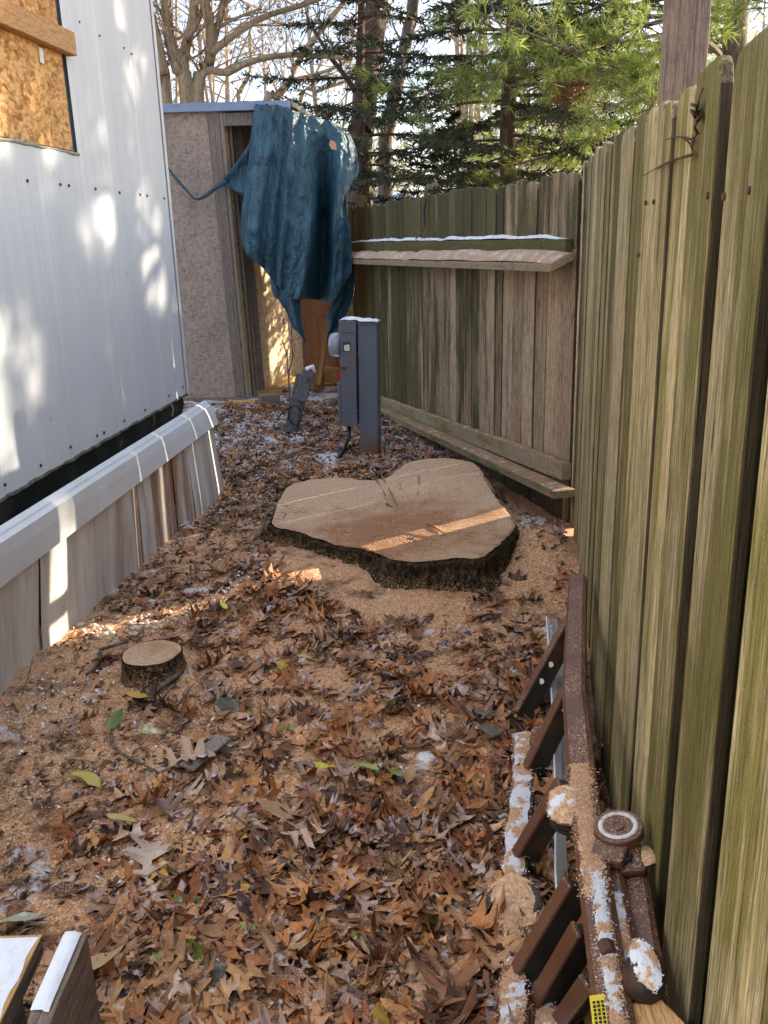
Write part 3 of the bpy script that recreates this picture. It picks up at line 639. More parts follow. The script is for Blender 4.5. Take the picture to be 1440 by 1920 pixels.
lb('edge_strip', 'yellowwood', -1.2695, -1.262, -1.3245, -1.316, SY + .002, SY + .02, .06, 2.46)
lb('header', 'greywood', -1.324, -.75, -1.324, -.75, SY - .004, SY + .034, 2.44, 2.545)
lb('base_board', 'greywood', -3.1, -1.29, -3.1, -1.29, SY - .03, SY - .001, -.12, .035)
lb('fascia', 'roofing', -3.2, -.72, -3.2, -.72, SY - .06, SY - .032, 2.555, 2.625, bevel=.003)
m_ = MB(); m_.add([(-3.2, SY - .03, 2.58), (-.7, SY - .03, 2.58), (-.35, 10.3, 2.50), (-3.2, 10.3, 2.50), (-3.2, SY - .03, 2.62), (-.7, SY - .03, 2.62), (-.35, 10.3, 2.54), (-3.2, 10.3, 2.54)],
                  [(3, 2, 1, 0), (4, 5, 6, 7), (0, 1, 5, 4), (1, 2, 6, 5), (2, 3, 7, 6), (3, 0, 4, 7)]); m_.build('roof', M['greywood'], shed)
m_ = MB(); P = []
for i in range(70):
    x = -3.19 + 2.4 * i / 69; P.append([(x, SY - .05 + j * .18, 2.62 + .018 * (j < 8) * (.3 + max(0, float(fbm(x * 9, j * .9, 3)) + .5)) - .001 * j * 10 - (.02 if j == 0 else 0) + .012) for j in range(9)])
m_.grid(P); m_.build('roof_snow', M['snow'], shed, True, kind='stuff')
# partition seen through the doorway, back wall, right posts
def pw(y): return -1.262 + .26 * (y - 8.62)
m_ = MB(); m_.add([(pw(8.63), 8.63, -.02), (pw(10.2), 10.2, -.02), (pw(10.2) - .04, 10.2, 2.5), (pw(8.63) - .055, 8.63, 2.55), (pw(8.63) - .015, 8.63, -.02), (pw(10.2) - .015, 10.2, -.02), (pw(10.2) - .055, 10.2, 2.5), (pw(8.63) - .07, 8.63, 2.55)],
                  [(0, 1, 2, 3), (7, 6, 5, 4), (0, 3, 7, 4), (1, 5, 6, 2), (3, 2, 6, 7), (0, 4, 5, 1)]); m_.build('inner_panel', M['osb_lit'], shed)
m_ = MB(); m_.beam((pw(8.71) + .012, 8.71, .01), (pw(8.71) - .04, 8.71, 2.5), .15, .02, up=(1, 0, 0)); m_.build('jamb_board', M['studwood'], shed)
for yy in (8.84,): 
    m_ = MB(); m_.beam((pw(yy) + .028, yy, 0), (pw(yy) - .02, yy, 2.52), .04, .05, up=(1, 0, 0)); m_.build('stud', M['studwood'], shed)
lb('back_wall', 'plainboard', -.868, -.30, -.868, -.30, 10.15, 10.17, -.1, 2.5)
lb('back_wall', 'plainboard', -3.1, -.93, -3.1, -.93, 10.18, 10.2, -.1, 2.5)
m_ = MB(); m_.beam((-.40, 10.08, -.1), (-.42, 10.08, 2.5), .09, .09, up=(0, 1, 0)); m_.build('stud', M['studwood'], shed)
m_ = MB(); m_.beam((pw(8.7) + .03, 8.72, .012), (pw(10.1) + .03, 10.1, .0), .05, .06); m_.build('sill_beam', M['yellowwood'], shed)
lb('joist', 'studwood', -1.3, -.45, -1.3, -.45, 9.3, 9.34, 2.40, 2.49)
m_ = MB(); m_.beam((-.60, 8.62, 2.03), (-.52, 10.1, 2.0), .018, 1.0); m_.build('added_shade_panel', M['osb_old'], shed)  # unseen panel added behind the tarp to shade the upper inner wall
# leaning stick and wood blocks
m_ = MB(); m_.beam(gy(598, 722, 9.0), gy(617, 590, 9.35), .045, .03); o = m_.build('leaning_stick', M['yellowwood']); tag(o, 'thin yellow pine stick leaning up under the tarp behind the meter post', 'stick')
def block(u, v, y, sx, sy, sz, rz, mat, lab, tilt=0):
    p = gy(u, v, y); z = G(p.x, p.y); m_ = MB()
    mt = Matrix.Translation((p.x, y, max(z, p.z - sz / 2))) @ Matrix.Rotation(rz, 4, 'Z') @ Matrix.Rotation(tilt, 4, 'X'); m_.box((-sx / 2, -sy / 2, -.01), (sx / 2, sy / 2, sz), mt)
    o = m_.build('wood_block', M[mat], bevel=.006); return tag(o, lab, 'wood block')
block(593, 712, 9.1, .14, .12, .17, .5, 'yellowwood', 'bright yellow wood block at the foot of the leaning stick')
block(622, 702, 9.3, .16, .12, .14, -.3, 'yellowwood', 'orange wood block just behind the meter box', .1)
block(500, 745, 8.75, .30, .10, .06, .25, 'yellowwood', 'pale wood offcut on the ground at the shed doorway')
block(455, 762, 8.35, .26, .05, .03, -.05, 'yellowwood', 'short flat strip of wood in front of the shed corner')
block(505, 755, 8.3, .18, .14, .08, .3, 'lumber', 'dark block beside the shed doorway')

# ------------------------------------------------------------------ tarp
tarp_ = thing('tarp', (-.8, 8.4, 0), 'large blue green tarp draped over the shed roof and hanging in folds', 'tarp')
def cat(p0, p1, p2, p3, t): return .5 * ((2 * p1) + (-p0 + p2) * t + (2 * p0 - 5 * p1 + 4 * p2 - p3) * t * t + (-p0 + 3 * p1 - 3 * p2 + p3) * t ** 3)
def samp(arr, t):
    n = len(arr) - 1; x = t * n; i = min(int(x), n - 1); f_ = x - i
    g4 = [arr[max(i - 1, 0)], arr[i], arr[i + 1], arr[min(i + 2, n)]]; return cat(*[np.array(a, float) for a in g4], f_)
rowsT = [[(478, 196), (504, 197), (530, 200), (562, 212), (600, 222), (635, 238), (658, 256)],
         [(470, 262), (500, 262), (532, 262), (566, 266), (603, 272), (640, 280), (668, 285)],
         [(463, 330), (494, 328), (530, 330), (570, 335), (606, 345), (640, 346), (671, 325)],
         [(452, 410), (486, 405), (528, 408), (570, 412), (606, 416), (632, 410), (650, 368)],
         [(454, 455), (486, 470), (524, 485), (562, 492), (600, 492), (632, 478), (657, 440)],
         [(463, 478), (492, 502), (522, 538), (548, 560), (588, 561), (622, 567), (660, 508)]]
def tpt(s_, t):
    rws = [samp(r_, s_) for r_ in rowsT]; uv = samp(rws, t)
    sw = s_ + .10 * float(fbm(s_ * 3 + 4, t * 1.6, 2)) + .05 * math.sin(t * 3) * (s_ - .4); ph = sw * 6.283
    am = .5 + 1.3 * float(vnoise(s_ * 5 + 2, t * 1.5))
    f1 = abs(math.sin(ph * 1.35 + .4)) ** .7; fold = (-.13 * f1 + .035 * am * math.sin(ph * 4.1 + 2 * t + 1) + .014 * am * math.sin(ph * 9.3 + 3 * t)) * (0.15 + .85 * min(1, t * 1.5)) + .05
    hol = .42 * math.exp(-((s_ - .62 - .08 * t) / .085) ** 2) * min(1, max(0, (t - .12) * 2.2))        # deep dark fold
    y = 8.40 + fold + hol + .30 * max(0, s_ - .42) + .05 * float(fbm(s_ * 13, t * 8, 5)) - .055 * abs(float(fbm(s_ * 9 + 7 + t * 3, t * 6 - s_ * 2, 3))) - .03 * abs(float(fbm(s_ * 22 + 3 - t * 6, t * 13, 3))) - .05 * math.sin(math.pi * t)
    return gy(uv[0], uv[1], y)
m_ = MB(); NS, NTT = 190, 170
m_.grid([[tpt(i / (NS - 1), j / (NTT - 1)) for i in range(NS)] for j in range(NTT)])
m_.grid([[Vector((tpt(i / 59, 0).x, tpt(i / 59, 0).y + k * .22, tpt(i / 59, 0).z + .012 * (k > 0) - .01 * k + .01 * math.sin(i * .9 + k))) for i in range(60)] for k in range(5)])
def strip(rows, y0, y1, amp, nm='tarp_tail', n=40, ph=0):
    mb = MB(); P = []
    for j in range(n):
        t = j / (n - 1); l_, r__ = samp([r_[0] for r_ in rows], t), samp([r_[1] for r_ in rows], t); row = []
        for i in range(18):
            q = i / 17; uv = l_ * (1 - q) + r__ * q; row.append(gy(uv[0], uv[1], y0 + (y1 - y0) * t + amp * math.sin(q * 7 + 2.3 * t + ph) + .02 * float(fbm(q * 5 + ph, t * 9, 3))))
        P.append(row)
    mb.grid(P); return mb
o = m_.build('sheet', M['tarp'], tarp_, True); md = o.modifiers.new('s', 'SOLIDIFY'); md.thickness = .004
for rows, y0, y1, amp, ph in [([((515, 520), (562, 525)), ((520, 556), (563, 560)), ((537, 585), (565, 600)), ((545, 608), (570, 618)), ((560, 626), (574, 640)), ((571, 642), (574, 646))], 8.42, 8.38, .03, 0),
                              ([((628, 500), (664, 490)), ((628, 560), (664, 545)), ((613, 588), (655, 580)), ((617, 610), (640, 606)), ((612, 632), (622, 632))], 8.72, 8.66, .04, 2),
                              ([((508, 510), (530, 520)), ((508, 535), (530, 545)), ((516, 556), (536, 560)), ((526, 562), (538, 566))], 8.47, 8.47, .02, 1),
                              ([((480, 240), (492, 260)), ((462, 278), (490, 320)), ((440, 308), (475, 360)), ((421, 332), (458, 368)), ((419, 338), (424, 346))][::1], 8.44, 8.46, .02, 4)]:
    o = strip(rows, y0, y1, amp, ph=ph).build('tail', M['tarp'], tarp_, True); md = o.modifiers.new('s', 'SOLIDIFY'); md.thickness = .004
m_ = MB(); m_.tube([gy(u, v, 8.44) for u, v in [(424, 340), (405, 352), (388, 366), (372, 374), (362, 371), (345, 352), (328, 332), (314, 312), (306, 296), (296, 286)]], [.022, .017, .014, .012, .013, .014, .012, .010, .010, .008], 6, jit=.5); m_.build('strap', M['tarp'], tarp_, True)


# ------------------------------------------------------------------ meter pedestal
ped = thing('meter_pedestal', (-.1, 6.1, 0), 'grey steel electric meter pedestal with a side meter box and snow on top', 'electric meter')
PR = Matrix.Translation((-.155, 6.1, 0)) @ Matrix.Rotation(.02, 4, 'Y') @ Matrix.Rotation(-.16, 4, 'Z')
m_ = MB(); m_.box((-.005, 0, -.1), (.125, .15, .915), PR); m_.build('post', M['rust'], ped, bevel=.004)
m_ = MB(); m_.box((-.008, -.004, .915), (.129, .155, .935), PR); m_.build('post_cap', M['meter'], ped, bevel=.003)
m_ = MB(); m_.box((-.125, -.02, .225), (-.016, .14, .90), PR); m_.build('meter_box', M['meter'], ped, bevel=.004)
m_ = MB(); m_.box((-.131, -.026, .865), (-.012, .146, .945), PR); m_.build('box_cap', M['meter'], ped, bevel=.004)
m_ = MB(); m_.box((-.152, -.012, .235), (-.127, .132, .52), PR); m_.build('breaker_cover', M['meter'], ped, bevel=.006)
m_ = MB(); m_.tube([PR @ Vector((-.127, .06, .775)), PR @ Vector((-.175, .06, .775)), PR @ Vector((-.205, .06, .775)), PR @ Vector((-.212, .06, .775))], [.085, .083, .076, .05], 24); m_.build('meter_glass', M['clear'], ped, True)
m_ = MB(); m_.tube([PR @ Vector((-.126, .06, .775)), PR @ Vector((-.138, .06, .775))], .090, 24); m_.build('meter_ring', M['meter'], ped, True)
m_ = MB(); m_.box((-.16, .02, .76), (-.14, .10, .80), PR); m_.build('meter_dial', M['red'], ped)
m_ = MB(); m_.box((-.145, -.005, .545), (-.127, .03, .60), PR); m_.build('red_tag', M['red'], ped)
m_ = MB(); m_.box((-.132, -.028, .618), (-.085, -.021, .636), PR); m_.build('latch', M['nail'], ped)
m_ = MB(); m_.add([PR @ Vector(p) for p in [(-.095, -.0215, .745), (-.060, -.0215, .742), (-.057, -.0215, .765), (-.062, -.0215, .785), (-.075, -.0215, .79), (-.080, -.0215, .782), (-.094, -.0215, .785), (-.098, -.0215, .765)]], [tuple(range(8))]); m_.build('sticker', M['sticker'], ped)
m_ = MB(); m_.box((-.105, -.0206, .735), (-.052, -.0200, .805), PR); m_.build('glue_patch', simple('dark_glue_patch', (.05, .055, .06), .7), ped)
m_ = MB(); P = []
for i in range(14):
    P.append([PR @ Vector((-.128 + .256 * i / 13, -.02 + .165 * j / 7, (.946 if i < 7 else .936) + .016 * math.sin(math.pi * min(max(j / 7, .1), .9)) * (.6 + .7 * random.random()) * (1 if 0 < i < 13 else .1))) for j in range(8)])
m_.grid(P); m_.build('snow_cap', M['snow'], ped, True, kind='stuff')
m_ = MB(); b0 = PR @ Vector((-.09, .05, .235)); m_.tube([b0, b0 + Vector((0, -.02, -.09)), b0 + Vector((-.03, -.06, -.17)), b0 + Vector((-.08, -.10, -.235)), b0 + Vector((-.13, -.13, -.30))], .015, 8); m_.build('cable', M['black'], ped, True)
for z in (.33, .55, .72, .86):
    m_ = MB(); m_.disc(PR @ Vector((-.0105, -.0, z)), (0, 1, 0), .007, .01, 6); m_.build('bolt', M['nail'], ped)
# broken grey stake with wire
st = thing('broken_stake', gz(540, 812), 'short broken grey wooden stake leaning left of the meter with wire wrapped round it', 'stake')
a = gp(538, 820); a.y = min(a.y, 7.0); a = gy(540, 815, 6.95); b = gy(572, 692, 7.05)
for k, (dx, w1, top) in enumerate([(-.035, .05, .93), (.012, .055, 1.0), (.05, .035, .88)]):
    m_ = MB(); q = a.lerp(b, top); c1 = a + Vector((dx * .8, 0, -.06)); m_.beam(c1, q + Vector((dx, -.01 * k, 0)), w1, .04, up=(0, 1, 0)); m_.build('splinter', M['stake'], st, bevel=.006)
m_ = MB(); m_.beam(a.lerp(b, .52) + Vector((.03, -.03, 0)), b + Vector((.03, -.02, -.01)), .10, .03, up=(0, 1, 0)); m_.build('splinter', M['stake'], st, bevel=.008)
m_ = MB(); c = a.lerp(b, .36) + Vector((.01, -.05, 0)); m_.tube([c + Vector((.05 * math.cos(t), -.01, .075 * math.sin(t) - .02)) for t in np.linspace(.5, 6.4, 16)] , .006, 5)
m_.tube([c + Vector((-.03, -.01, .05)), c + Vector((-.12, -.03, -.02)), c + Vector((-.17, -.05, -.10))], .006, 5); m_.build('wire', M['black'], st, True)
m_ = MB(); q = b + Vector((.03, -.02, .0)); m_.tube([q + Vector((-.03, 0, -.05)), q + Vector((-.01, 0, .005)), q + Vector((.03, 0, .02)), q + Vector((.05, 0, -.03))], [.016, .022, .022, .012], 8); m_.build('snow', M['snow'], st, True, kind='stuff')
# thin weeds in front of the doorway
for k, (pts, lab) in enumerate([([(540, 700), (538, 665), (530, 640), (532, 610), (528, 580)], 'tall thin dead weed stem in front of the shed doorway'), ([(541, 700), (549, 670), (547, 640), (545, 560)], 'thin dead weed stem next to the grey stake')]):
    m_ = MB(); q = [gy(u, v, 7.6) for u, v in pts]; q.insert(0, Vector((q[0].x, 7.6, -.02))); m_.tube(q, [.006] * 3 + [.004] * (len(q) - 3), 4)
    for _ in range(7):
        i = random.randrange(2, len(q) - 1); m_.tube([q[i], q[i] + Vector((random.uniform(-.12, .12), random.uniform(-.04, .04), random.uniform(.04, .14)))], [.003, .001], 3)
    o = m_.build('weed', M['stick']); tag(o, lab, 'weed')

# ------------------------------------------------------------------ big stump
zt = lambda x: .105 + .085 * (x + .5)
def tz(u, v):
    z = .2
    for _ in range(8): p = gz(u, v, z); z = zt(p.x)
    return p
oz = [(75, 330), (95, 270), (130, 215), (190, 188), (260, 172), (370, 172), (480, 178), (535, 172), (575, 155), (640, 108), (700, 92), (760, 85), (820, 87), (880, 96), (925, 112), (950, 145), (968, 180), (990, 215), (1010, 245), (1030, 275), (1060, 310), (1085, 345), (1088, 380), (1050, 425), (1005, 462), (965, 495), (920, 508), (860, 506), (800, 512), (720, 520), (640, 522), (575, 512), (510, 490), (430, 462), (350, 452), (270, 432), (190, 402), (110, 385), (70, 365)]
topo = [tz(480 + a / 2.25, 820 + b / 2.25) for a, b in oz]
NR = 220
def loop(pts, n):
    L_ = []; m = len(pts)
    for i in range(n):
        x = i / n * m; k = int(x); L_.append(Vector(cat(*[np.array(pts[(k + d) % m]) for d in (-1, 0, 1, 2)], x - k)))
    return L_
rim = loop(topo, NR); cen = Vector((.05, 4.02, zt(.05)))
stump = thing('tree_stump', (cen.x, cen.y, 0), 'wide freshly cut tree stump with a lobed sawn top and dark mossy bark', 'stump')
m_ = MB(); P = []
for k in range(40):
    t = k / 39; row = []
    for i, p in enumerate(rim):
        q = cen.lerp(p, t); x, y = q.x, q.y
        z = zt(x) - .022 * math.exp(-(((x + .02) / .20) ** 2 + ((y - 4.40) / .16) ** 2)) + .035 * math.exp(-(((x - .3) / .25) ** 2 + ((y - 4.75) / .22) ** 2)) + .012 * float(fbm(x * 7, y * 7, 4)) * min(1, t * 2)
        z += .006 * float(sstep(.48, .52, vnoise(x * 2.2 + y * .8 + 3, y * 11 - x * 1.2))) * (x < 0.25)              # saw steps
        if k == 39: z -= .004
        row.append(Vector((x, y, z)))
    P.append(row)
RJ = [.010 * float(fbm(i * .45, 2.2, 4)) + .006 * (random.random() - .5) for i in range(NR)]
for i in range(NR):
    for k in (37, 38, 39): P[k][i] = P[k][i] + (rim[i] - cen).normalized() * RJ[i] * (k - 36) / 3
P0_ = P
m_.grid(P, close=True); m_.build('cut_face', M['cut'], stump, True)
m_ = MB(); P = []
for k in range(34):
    t = k / 33; row = []
    for i, p in enumerate(rim):
        an = math.atan2(p.y - cen.y, p.x - cen.x); d = Vector((math.cos(an), math.sin(an), 0))
        root = .5 + .5 * math.sin(an * 7 + 1.3) ; fl = (.055 + .16 * root * (1 + .6 * math.sin(an * 3))) * t ** 1.7
        if -2.2 < an < -.4: fl *= .75
        if t < .05: bulge = -.004
        else: bulge = .010
        rg = .060 * float(fbm(an * 9, t * 3.0, 4)) + .045 * float(fbm(an * 34, t * 6, 3))
        if t < .04: rg *= .5
        q = p + d * (fl + bulge + rg * 1.2); zb = -.08; z = P[0][i].z * (1 - t) + zb * t if k else p.z - .003
        row.append(Vector((q.x, q.y, z)))
    P.append(row)
m_.grid(P, close=True); m_.build('bark', M['stumpbark'], stump, True)
tr_ = []
for _ in range(5200):
    i = random.randrange(NR); t = random.random() ** .6 * .97; q = cen.lerp(rim[i], t)
    if vnoise(q.x * 9 + 3, q.y * 9) < .42 + .1 * random.random(): continue
    kk = min(int(t * 39), 38); tr_.append((np.array([q.x, q.y, P0_[kk][i].z + .001]), random.uniform(.0012, .0038)))
for _ in range(1500):
    i = random.randrange(NR); dd = (rim[i] - cen).normalized(); q = rim[i] + dd * random.uniform(.0, .10); tr_.append((np.array([q.x, q.y, max(G(q.x, q.y), -.02) + random.uniform(.0, .05) * random.random()]), random.uniform(.0015, .004)))
STG = tr_
# ridges of sawdust and splinters left by the saw
def on_stump(u, v): return tz(u, v) + Vector((0, 0, .008))
for nm, (a, b), r_, lab in [('splinter', ((716, 895), (745, 950)), .006, None), ('splinter', ((703, 897), (730, 945)), .004, None), ('splinter', ((800, 985), (838, 1007)), .004, None), ('splinter', ((728, 893), (738, 883)), .006, None), ('splinter', ((905, 895), (928, 925)), .007, None)]:
    m_ = MB(); m_.tube([on_stump(*a), (on_stump(*a) + on_stump(*b)) / 2 + Vector((0, 0, .004)), on_stump(*b)], [r_, r_, r_ * .4], 5, jit=.6); m_.build(nm, M['plainboard'], stump)
# ------------------------------------------------------------------ small stump
ss_ = thing('tree_stump', (-.86, 2.975, 0), 'small round cut stump near the white skirting with fresh pale top', 'stump')
c0 = gz(284, 1222, .085); cut = [gz(230 + 0, 1222, .085)]
m_ = MB(); rimS = []
for i in range(48):
    t = 2 * math.pi * i / 48; r_ = .100 * (1 + .035 * math.sin(2 * t + .6) + .02 * math.sin(5 * t)); rimS.append(c0 + Vector((r_ * math.cos(t), r_ * math.sin(t) * 1.04, -.012 * math.sin(t) * 0)))
m_.grid([[c0.lerp(p, k / 12) + Vector((0, 0, .006 * float(fbm(p.x * 40 * k / 12, p.y * 40 * k / 12, 3)) - (.003 if k == 12 else 0))) for p in rimS] for k in range(13)], close=True); m_.build('cut_face', M['cut_small'], ss_, True)
m_ = MB(); P = []
for k in range(12):
    t = k / 11; P.append([Vector((p.x, p.y, 0)) + (p - c0).normalized() * (.004 + .03 * t * t + .012 * float(fbm(i * .6, t * 4, 3)) * (t > .02)) + Vector((0, 0, .082 * (1 - t) - .05 * t)) for i, p in enumerate(rimS)])
m_.grid(P, close=True); m_.build('bark', M['stumpbark'], ss_, True)

# ------------------------------------------------------------------ folded ladder lying on its side against the fence
lad = thing('folding_ladder', gp(970, 1700), 'brown folding ladder lying on its edge by the fence under sawdust and snow', 'ladder')
def lz(u, v, z): return gz(u, v, z)
LA = [lz(1082, 1078, .30), lz(1077, 1180, .30), lz(1074, 1290, .305), lz(1092, 1490, .305), lz(1118, 1680, .305), lz(1158, 1960, .305), lz(1190, 2150, .305)]
def channel(pts, wd, th, nm, mat, par, upv=Vector((-.25, 0, 1))):
    m_ = MB(); up = upv.normalized(); prev = None; P = []
    for i, p in enumerate(pts):
        d = (pts[min(i + 1, len(pts) - 1)] - pts[max(i - 1, 0)]).normalized(); sx = d.cross(up).normalized(); uz = sx.cross(d).normalized(); c = .010
        prof = [(-wd / 2, -th), (-wd / 2, -c), (-wd / 2 + c, 0), (wd / 2 - c, 0), (wd / 2, -c), (wd / 2, -th), (wd / 2 - .004, -th), (wd / 2 - .004, -.012), (-wd / 2 + .004, -.012), (-wd / 2 + .004, -th)]
        P.append([p + sx * a + uz * b for a, b in prof])
    m_.grid(P, close=True); n = len(P[0]); base = len(m_.v) - n
    m_.f.append((0, 1, 2, 3, 4, 7)[::1]) if False else None
    for row, off in ((0, 0), (len(P) - 1, (len(P) - 1) * n)):
        for f_ in [(0, 1, 8, 9), (1, 2, 3, 8), (3, 4, 7, 8), (4, 5, 6, 7)]: m_.f.append(tuple(off + q for q in f_)); m_.mi.append(0)
    return m_.build(nm, M[mat] if isinstance(mat, str) else mat, par)
channel(LA, .064, .032, 'rail', 'ladder', lad)
LB = [lz(1130, 1585, .285), lz(1160, 1740, .285), lz(1196, 1930, .285), lz(1225, 2100, .285)]; channel(LB, .058, .034, 'rail', 'ladder', lad)
LC = [lz(1186, 1620, .275), lz(1203, 1740, .275), lz(1226, 1880, .275), lz(1235, 1930, .275)]; channel(LC, .052, .034, 'rail', 'ladder', lad)
LL = [gp(980, 1375, .05), gp(980, 1450, .05), gp(969, 1560, .05), gp(958, 1700, .055), gp(962, 1820, .055), gp(958, 1960, .055), gp(958, 2120, .055)]
channel(LL, .062, .03, 'rail', 'ladder', lad, Vector((-.15, 0, 1)))
LM = [gp(1010, 1790, .04), gp(1022, 1880, .04), gp(1030, 2000, .04)]; channel(LM, .055, .03, 'rail', 'ladder', lad, Vector((-.15, 0, 1)))
rungs = [((968, 1345), (1068, 1172)), ((986, 1455), (1066, 1300)), ((968, 1618), (1062, 1470)), ((968, 1842), (1082, 1660)), ((1012, 1880), (1100, 1740)), ((1055, 1910), (1118, 1830))]
for i, (a, b) in enumerate(rungs):
    pa = gp(a[0] + 10, a[1], .03); pb = lz(b[0] + 6, b[1], .262)
    m_ = MB(); m_.beam(pa, pb, .060, .026, up=(.35, -.9, .4)); o = m_.build('rung', M['ladder_dark'], lad, bevel=.005)
    m_ = MB(); d = (pb - pa).normalized()
    upv = Vector((.35, -.9, .4)); sx = d.cross(upv).normalized(); 
    if sx.x > 0: sx = -sx
    uz = sx.cross(d).normalized()
    m_.beam(pa + sx * .028 - uz * 0, pb + sx * .028, .010, .034, up=(.35, -.9, .4)); m_.build('rung_edge', M['ladder'], lad, bevel=.003)
for (a, b, t) in [(rungs[0][0], rungs[0][1], .38), (rungs[0][0], rungs[0][1], .56), (rungs[1][0], rungs[1][1], .8)]:
    pa = gp(a[0] + 10, a[1], .03); pb = lz(b[0] + 6, b[1], .262); p = pa.lerp(pb, t); dn = Vector((-.2, -.85, .45)).normalized()
    m_ = MB(); m_.disc(p + dn * .016, dn, .009 if t < .7 else .004, .006, 12); m_.build('rivet', M['sticker'], lad)
# hinges
upn = Vector((-.18, -.05, 1)).normalized()
hc = lz(1160, 1556, .325); hinge_m = M['ladder']
m_ = MB(); m_.disc(hc, upn, .050, .022, 36); h1 = m_.build('hinge', hinge_m, lad, bevel=.003)
for r0, r1, z in ((.040, .030, .0120), (.014, .008, .0125)):
    m_ = MB(); a_ = upn.cross(Vector((0, 1, 0))).normalized(); b_ = upn.cross(a_)
    m_.grid([[hc + upn * (z + .002 * (k in (1, 2))) + (a_ * math.cos(t) + b_ * math.sin(t)) * rr_ for t in np.linspace(0, 2 * math.pi, 40, endpoint=False)] for k, rr_ in enumerate((r0, r0 - .002, r1 + .002, r1))], close=True)
    m_.build('hinge_ring', M['snowdust'] if r0 > .03 else hinge_m, lad, True)
m_ = MB(); m_.beam(hc - upn * .01 + Vector((-.01, -.01, 0)), lz(1135, 1620, .30), .07, .026, up=upn); m_.build('hinge_arm', hinge_m, lad, bevel=.008)
m_ = MB(); m_.beam(hc - upn * .012 + Vector((.01, 0, 0)), lz(1186, 1640, .285), .055, .022, up=upn); m_.build('hinge_arm', hinge_m, lad, bevel=.008)
hc2 = lz(1072, 1518, .285)
for k in range(3):
    m_ = MB(); m_.disc(hc2 - upn * (.012 * k), upn, .052, .008, 32); m_.build('hinge_plate', M['ladder_dark'] if k else hinge_m, lad, bevel=.002)
hc3 = gp(962, 1690, .06)
for k in range(2):
    m_ = MB(); m_.disc(hc3 - upn * (.014 * k), upn, .062, .010, 32); m_.build('hinge_plate', M['ladder_dark'], lad, bevel=.002)
m_ = MB(); m_.tube([lz(1188, 1600, .30), lz(1178, 1612, .31), lz(1164, 1618, .305), lz(1162, 1632, .29)], .005, 5); m_.build('lock_pin', M['screw'], lad, True)
q1, q2 = lz(1207, 1790, .325), lz(1208, 1880, .305)
m_ = MB(); m_.tube([q1 + Vector((-.01, 0, -.01)), q1.lerp(q2, .2), q1.lerp(q2, .5), q1.lerp(q2, .85), q2], [.018, .032, .036, .030, .012], 14); m_.build('foot_knob', M['ladder_dark'], lad, True)
m_ = MB(); p = lz(1141, 1752 + 30, .30); m_.tube([lz(1134, 1770, .31), lz(1142, 1790, .31)], [.014, .012], 8, jit=.3); m_.build('bolt', M['nail'], lad)
# label on the rail: yellow with black lettering
mt = LA[5] - LA[4]; 
def on_rail(t, x, h=.0): 
    p = LA[4].lerp(LA[5], t); d = mt.normalized(); up = Vector((-.25, 0, 1)).normalized(); sx = d.cross(up).normalized(); uz = sx.cross(d).normalized(); return p + sx * x + uz * (.0015 + h)
m_ = MB()
sgn = 1 if on_rail(.5, .03).x < LA[4].lerp(LA[5], .5).x else -1
m_.add([on_rail(t, sgn * x) for t, x in ((.70, .034), (.70, .010), (1.05, .010), (1.05, .034))], [(0, 1, 2, 3)]); m_.build('warning_label', M['yellowlabel'], lad)
m_ = MB()
for k in range(3):
    x0 = .030 - k * .0068
    for j in range(9):
        t0 = .74 + j * .024; m_.add([on_rail(t, sgn * x, .001) for t, x in ((t0, x0), (t0, x0 - .0045), (t0 + .015 + .006 * ((j * 7 + k) % 2), x0 - .0045), (t0 + .015, x0))], [(0, 1, 2, 3)])
m_.build('label_lettering', M['ink'], lad)
# snow and sawdust lying along the rails
def grainobj(m_, tris, mix, nm, par):            # base sheet plus loose grains, coloured peach or white by patches
    n0 = len(m_.v); V_ = np.array(m_.v); rr_ = np.random.default_rng(len(tris) + n0)
    def colr(p): 
        k = vnoise(p[:, 0] * 38 + 5, p[:, 1] * 38) * .75 + vnoise(p[:, 0] * 140, p[:, 1] * 140) * .35; w_ = sstep(mix - .05, mix + .05, k)[:, None]
        a = np.array([.68, .42, .25]) * (1 + .22 * rr_.standard_normal((len(p), 1))); return np.clip(a * (1 - w_) + np.array([.84, .85, .88]) * w_, .03, .9)
    fs = [];
    for f in m_.f: fs += [(f[0], f[1], f[2]), (f[0], f[2], f[3])] if len(f) == 4 else [f]
    G_ = []; C2 = []; k = n0
    for p, s_ in tris:
        b = np.array([[-1, -.6, 0], [1, -.5, .1], [.1, .9, 0], [0, 0, .9]]) * s_ * rr_.uniform(.6, 1.3, (4, 3)); a = rr_.uniform(0, 6.3); c_, d_ = math.cos(a), math.sin(a); b = b @ np.array([[c_, d_, 0], [-d_, c_, 0], [0, 0, 1]]); G_.append(b + p)
        fs += [(k, k + 1, k + 3), (k + 1, k + 2, k + 3), (k + 2, k, k + 3)]; k += 4
    if G_: G_ = np.concatenate(G_); cen_ = np.repeat(np.array([p for p, _ in tris]), 4, 0); C2 = np.repeat(colr(np.array([p for p, _ in tris])), 4, 0); V_ = np.concatenate([V_, G_]); Cc = np.concatenate([colr(V_[:n0]), C2])
    else: Cc = colr(V_)
    o = put(npmesh(nm, V_, np.array(fs), M['grain'], False, Cc), nm, par); o['kind'] = 'stuff'; return o
gm = NT('loose_grains'); M['grain'] = gm.fin(gm.attr('tint', 'GEOMETRY', 'Color'), .85, .15)
MIX = {'sawdust_pile': .95, 'peach_sawdust_over_snow': .66, 'snow_with_sawdust': .50, 'snow': .2}
